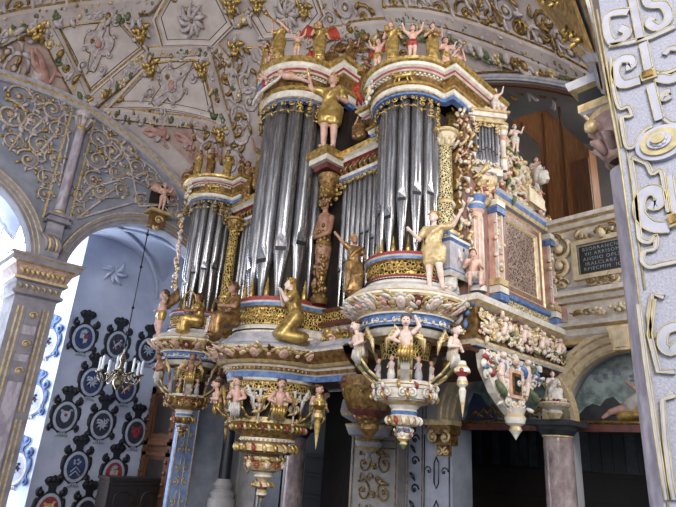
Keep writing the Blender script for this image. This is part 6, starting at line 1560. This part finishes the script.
for a, b, c, d in ((-17.45, -17.15, -2.3, 1.7), (-15.9, -15.6, -2.3, 1.7), (-17.45, -15.0, 1.5, 1.75), (-17.45, -15.0, -.05, .15), (-17.45, -15, -.35, -.25)): mb.prism([(a, c), (b, c), (b, d), (a, d)], .05, .14, 0)
for i in range(10): mb.ball((-17.3, 1.3 - .3 * i, .16), .07, 0, 6, 5); mb.ball((-15.75, 1.3 - .3 * i, .16), .07, 0, 6, 5)
mb.build('frame', ['wood2'], sc_)
for z0, z1 in ((.3, 1.4), (-1.9, -.45)):
    mb = MB(pY(8.45)); mb.prism([(-17.05, z0), (-16.0, z0), (-16.0, z1), (-17.05, z1)], 0, .03, 0); mb.build('panel', ['dkwood'], sc_)

# columns carrying the lower arches
def column(x, label, mats=('stonecap', 'marble', 'goldlt'), y=YG - .25, zt=.74, r=.24, black=False):
    c = empty('marble_column', (x, y, -6), label, 'column')
    mb = MB(); mb.lathe([(r * 1.05, -5.7, 0), (r, -5.6, 0), (r * .92, zt - .3, 0), (r * .9, zt - .26, 1), (r * .98, zt - .24, 1), (r * .98, zt - .2, 1)], (x, y), 28); mb.build('shaft', [mats[1], mats[2]], c)
    mb = MB(); mb.box((x, y, zt - .04), (r * 3, r * 3, .08), 0); mb.lathe([(r * 1.0, zt - .22, 0), (r * 1.25, zt - .14, 0), (r * 1.35, zt - .08, 0)], (x, y), 28); mb.build('capital', [mats[0]], c)
    mb = MB(); mb.box((x, y, -5.9), (r * 3, r * 3, .2), 0); mb.lathe([(r * 1.4, -5.8, 0), (r * 1.4, -5.75, 0), (r * 1.05, -5.68, 0)], (x, y), 20); mb.build('base', [mats[0]], c)
    return c
column(-4.17, 'mottled pink marble column with dark capital under the right arches')
p = onY(296, 450, YG - .25); column(p.x, 'pale marble column with blue grey capital below the middle tower', ('shblue', 'marble', 'lilac'), zt=.56)
p = onY(229, 440, YG - .35)
c = empty('black_column', (p.x, YG - .35, -6), 'slim black column on a grey base behind the middle pendant', 'column')
mb = MB(); mb.lathe([(.16, -.75, 0), (.14, .95, 0), (.2, 1.0, 0), (.0, 1.05, 0)], (p.x, YG - .35), 20); mb.build('shaft', ['blackmarb'], c)
mb = MB(); mb.lathe([(.36, -6, 0), (.36, -1.25, 0), (.3, -1.2, 0), (.34, -1.1, 0), (.2, -1.0, 0), (.26, -.9, 0), (.17, -.75, 0)], (p.x, YG - .35), 20); mb.build('base', ['plaster'], c)
# violet marble shaft with carved capital beside the near pier
xv = (onY(632, 300, 4.45).x + onY(620, 300, 4.45).x) / 2
c = empty('violet_column', (xv + .1, 4.62, -6), 'violet marble half column with carved capital beside the near pier', 'column')
pl = onY(625, 290, 4.62); pr = onY(645, 290, 4.62); xc = pl.x * 4.78 / 4.62 + .165
mb = MB(); mb.lathe([(.17, -6, 0), (.165, 2.55, 0)], (xc, 4.78), 24); mb.build('shaft', ['violet'], c)
mb = MB(); zc2 = onY(600, 135, 4.62).z
mb.lathe([(.17, zc2 - .28, 0), (.2, zc2 - .26, 1), (.17, zc2 - .22, 0), (.2, zc2 - .1, 0), (.27, zc2 + .1, 0), (.3, zc2 + .14, 1), (.3, zc2 + .2, 0), (0, zc2 + .21, 0)], (xc, 4.78), 20)
for k in range(2):
    for i in range(10):
        a = 2 * PI * (i + .5 * k) / 10; b = zc2 - .18 + .14 * k; mb.tube([(xc + .18 * cos(a), 4.78 + .18 * sin(a), b), (xc + .25 * cos(a), 4.78 + .25 * sin(a), b + .12), (xc + .31 * cos(a), 4.78 + .31 * sin(a), b + .12)], [.04, .05, .02], 0, 5)
for i in range(4):
    a = PI / 4 + PI / 2 * i; mb.ball((xc + .3 * cos(a), 4.78 + .3 * sin(a), zc2 + .08), .07, 1, 8, 6)
mb.build('capital', ['pinkmarb', 'goldlt'], c)
mb = MB(); mb.sweep([(xc - .26, 5.2), (xc - .26, 4.52), (xc + .5, 4.52)], [(0, zc2 + .2, 0), (.03, zc2 + .22, 1), (.03, zc2 + .3, 2), (.02, zc2 + .32, 2), (.02, zc2 + .44, 1), (.08, zc2 + .46, 0), (.1, zc2 + .54, 1), (-.2, zc2 + .56, 0)]); mb.build('entablature', ['grey', 'goldlt', 'black'], c)

# black inscription tablet on the parapet
tb = empty('inscription_tablet', (-3.3, YG - .1, 3.0), 'black slate tablet with rows of pale Latin capitals on the gallery parapet', 'sign')
mb = MB(pY(YG - .1)); mb.prism([(-3.62, 3.14), (-2.72, 3.14), (-2.72, 3.62), (-3.62, 3.62)], .0, .03, 0); mb.build('slate', ['plaque'], tb)
mb = MB(pY(YG - .1))
for a, b, c_, d in ((-3.74, -2.62, 3.66, 3.74), (-3.74, -2.62, 3.04, 3.12), (-3.74, -3.66, 3.12, 3.66), (-2.7, -2.62, 3.12, 3.66)): mb.prism([(a, c_), (b, c_), (b, d), (a, d)], 0, .06, 0); 
mb.build('frame', ['cream'], tb)
for i, tx in enumerate(('BSORRANCNT', 'VII ARRISOM X', 'ANSNO OPLS I', 'IRALCLARK', 'RFIECMIM  IC')):
    cu = bpy.data.curves.new('lettering', 'FONT'); cu.body = tx; cu.size = .082; cu.space_character = 1.28; cu.extrude = .003
    o = bpy.data.objects.new('tmp_text', cu); C.objects.link(o); dg = bpy.context.evaluated_depsgraph_get()
    me = bpy.data.meshes.new_from_object(o.evaluated_get(dg)); bpy.data.objects.remove(o)
    me.materials.clear(); me.materials.append(M['letter'])
    lo = bpy.data.objects.new('lettering', me); C.objects.link(lo); lo.parent = tb
    lo.rotation_euler = (PI / 2, 0, 0); lo.location = V((-3.56 + .03 * (i % 2), YG - .135, 3.53 - .088 * i)) - tb.location
    wdt = max(v.co.x for v in me.vertices); lo.scale = (min(1, .8 / wdt), 1, 1)

# painted lunettes under the arches
def lunette(cx, r, z0, label, seed):
    t = empty('lunette_painting', (cx, YG + .22, z0), label, 'painting')
    mb = MB(lambda u, v, w: (u, YG + .25 - w, v)); P = arc_pts(cx, r - .04, z0, 0, PI, 24); mb.prism(P, -.03, 0, 0); mb.build('canvas', ['painting'], t)
    mb = MB(lambda u, v, w: (u, YG + .22 - w, v)); rr = random.Random(seed)
    r -= .03; mb.tube([(cx - r, z0, .03), (cx + r, z0, .03)], .035, 0, 6); mb.prism([(cx - r, z0 - .14), (cx + r, z0 - .14), (cx + r, z0 - .03), (cx - r, z0 - .03)], -.1, .06, 1); mb.build('sill', ['golddk', 'dkred'], t)
    mb = MB(lambda u, v, w: (u, YG + .25 - w, v))
    return t, mb, rr
t, mb, rr = lunette(-3.05, 1.1, .76, 'painted lunette with reclining figure and dark rocks under the right arch', 1)
mb.prism([(-4.05, .78), (-3.25, .78), (-3.18, .88), (-3.24, 1.0), (-3.36, 1.06), (-3.44, 1.16), (-3.56, 1.13), (-3.66, 1.02), (-3.78, 1.06), (-3.9, 1.0), (-4.0, .9)], 0, .006, 0)
for i in range(16): mb.ball((-3.7 + .75 * rr.random(), 1.4 + .25 * rr.random(), .0), (.05, .03, .006), 1, 8, 5)
mb.M = Matrix.Translation((-.2, 0, 0)); mb.capsule((-3.0, 1.02, .01), (-2.75, 1.2, .01), .11, .09, 2); mb.ball((-2.72, 1.36, .02), (.07, .08, .02), 3, 8, 6); mb.capsule((-2.82, 1.2, .02), (-3.02, 1.38, .02), .03, .025, 3); mb.capsule((-3.0, 1.0, .02), (-3.3, .92, .02), .08, .05, 3); mb.capsule((-3.3, .92, .02), (-3.42, .84, .02), .045, .03, 3)
mb.capsule((-3.15, .86, .02), (-2.6, .9, .02), .08, .09, 4); mb.build('painted_scene', ['stonecap', 'bluegrey', 'clothw', 'pink', 'cloth'], t)
t, mb, rr = lunette(-5.25, 1.02, .76, 'shaded painted lunette with gold drapery behind the hanging cartouche', 2)
for i in range(9): mb.tube([(-6.1 + .18 * i, .82 + .05 * (i % 2), .0), (-5.95 + .18 * i, .95 + .05 * (i % 3), .01), (-5.8 + .18 * i, .84, .0)], [.03, .05, .02], 1, 5)
mb.prism([(-6.2, .8), (-5.5, .8), (-5.6, 1.0), (-5.75, 1.1), (-5.85, 1.25), (-6.0, 1.3), (-6.1, 1.1)], 0, .006, 0); mb.build('painted_scene', ['shblue', 'golddk'], t)
# dark painted procession on the back wall of the lower room
t = empty('painted_frieze', (-4.5, 11.9, -1.0), 'long dark painted frieze of standing robed figures in the lower room', 'painting')
mb = MB(lambda u, v, w: (u, 12.2 - w, v)); mb.prism([(-9.5, .03), (-1.2, .03), (-1.2, 1.75), (-9.5, 1.75)], 0, .04, 0); mb.build('canvas', ['darkpaint'], t)
mb = MB(lambda u, v, w: (u, 12.15 - w, v)); rr = random.Random(6)
for i in range(35):
    u = -9.3 + .23 * i; h = .95 + rr.uniform(-.1, .1); m = rr.choice((0, 0, 1, 2))
    h += .35; mb.prism([(u - .1, .05), (u + .1, .05), (u + .09, h - .35), (u + .05, h - .15), (u - .05, h - .15), (u - .09, h - .35)], 0, .008, m); mb.ball((u, h - .08, .004), (.045, .065, .006), 3, 8, 5)
mb.build('painted_procession', ['black', 'stonecap', 'shdark', 'brwood'], t)

# wooden case and pipes in the recess behind the organ
wc = empty('wooden_case', (-4.3, 10, 4.1), 'tall plain brown wooden case standing in the recess behind the organ', 'organ case')
mb = MB(lambda u, v, w: (u, 9.9 - w, v)); mb.prism([(-6.55, 4.16), (-3.62, 4.16), (-3.62, 6.0), (-4.42, 7.3), (-6.55, 7.5)], -.35, 0, 0); mb.build('front_boards', ['wood'], wc)
for u in (-4.98, -4.5, -4.12): 
    mb = MB(); mb.box((u, 9.885, 5.7), (.035, .06, 3.0), 0); mb.build('batten', ['wood2'], wc)
mb = MB(); mb.box((-3.78, 9.87, 5.0), (.3, .05, 1.6), 0); mb.build('side_door', ['wood2'], wc)
for x, y, w, lb in ((431, 80, .17, 'left wooden pipe, rounder and darker, rising behind the right tower'), (447, 86, .16, 'right wooden pipe, shorter, rising behind the right tower')):
    p = onY(x, y, 7.8); q = empty('wooden_pipe', (p.x, 7.8, 6.01), lb, 'organ pipe', 'wooden pipes behind the case')
    mb = MB(); zt = p.z + .35 - (.25 if x > 440 else 0); mb.lathe([(w, 6.01, 0), (w, zt, 0), (w * .9, zt + .02, 0), (0, zt + .02, 0)], (p.x, 7.8), 18); mb.build('tube', ['wood2'], q)
    mb = MB(); mb.lathe([(w * 1.04, zt - .3, 0), (w * 1.06, zt - .28, 0), (w * 1.06, zt - .22, 0), (w * 1.04, zt - .2, 0)], (p.x, 7.8), 18); mb.build('collar', ['brwood'], q)
# ================================================================ LIGHT
w = bpy.data.worlds.new('world'); S.world = w; w.use_nodes = True
bg = w.node_tree.nodes['Background']; bg.inputs[0].default_value = (.78, .86, 1, 1); bg.inputs[1].default_value = .85
def area(name, loc, target, size, power, col):
    l = bpy.data.lights.new(name, 'AREA'); l.shape = 'RECTANGLE'; l.size, l.size_y = size; l.energy = power; l.color = col
    o = bpy.data.objects.new(name, l); C.objects.link(o); o.location = loc
    o.rotation_euler = (V(target) - V(loc)).to_track_quat('-Z', 'Y').to_euler(); return o
area('window_light_right', (3.2, -3.0, 4.2), (-4.8, 6, 3.2), (3, 4), 1300, (1, .96, .9))
area('window_light_nave', (-7, -9, 4.0), (-8, 6, 5), (7, 5), 560, (1, .95, .9))
area('aisle_window_light', (-17.9, 3.1, 2.6), (-12, 6.0, 1.5), (3, 8), 420, (.72, .84, 1))
area('gallery_fill_light', (1.8, 7.2, 4.6), (-4.3, 8.3, 3.4), (2, 2.5), 260, (1, .96, .9))  # added fill lamp out of view, brightens parapet and organ side
area('recess_fill_light', (-2.2, 10.6, 6.2), (-4.5, 9.6, 5.6), (1.2, 1.6), 330, (1, .97, .92))  # added fill lamp, brightens the recess and its wooden case
S.view_settings.view_transform = 'Standard'; S.view_settings.look = 'None'; S.view_settings.exposure = 0
# raise the whole place so that the floor lies at z = 0
for o in list(S.objects):
    if o.parent is None: o.location.z += 6.0
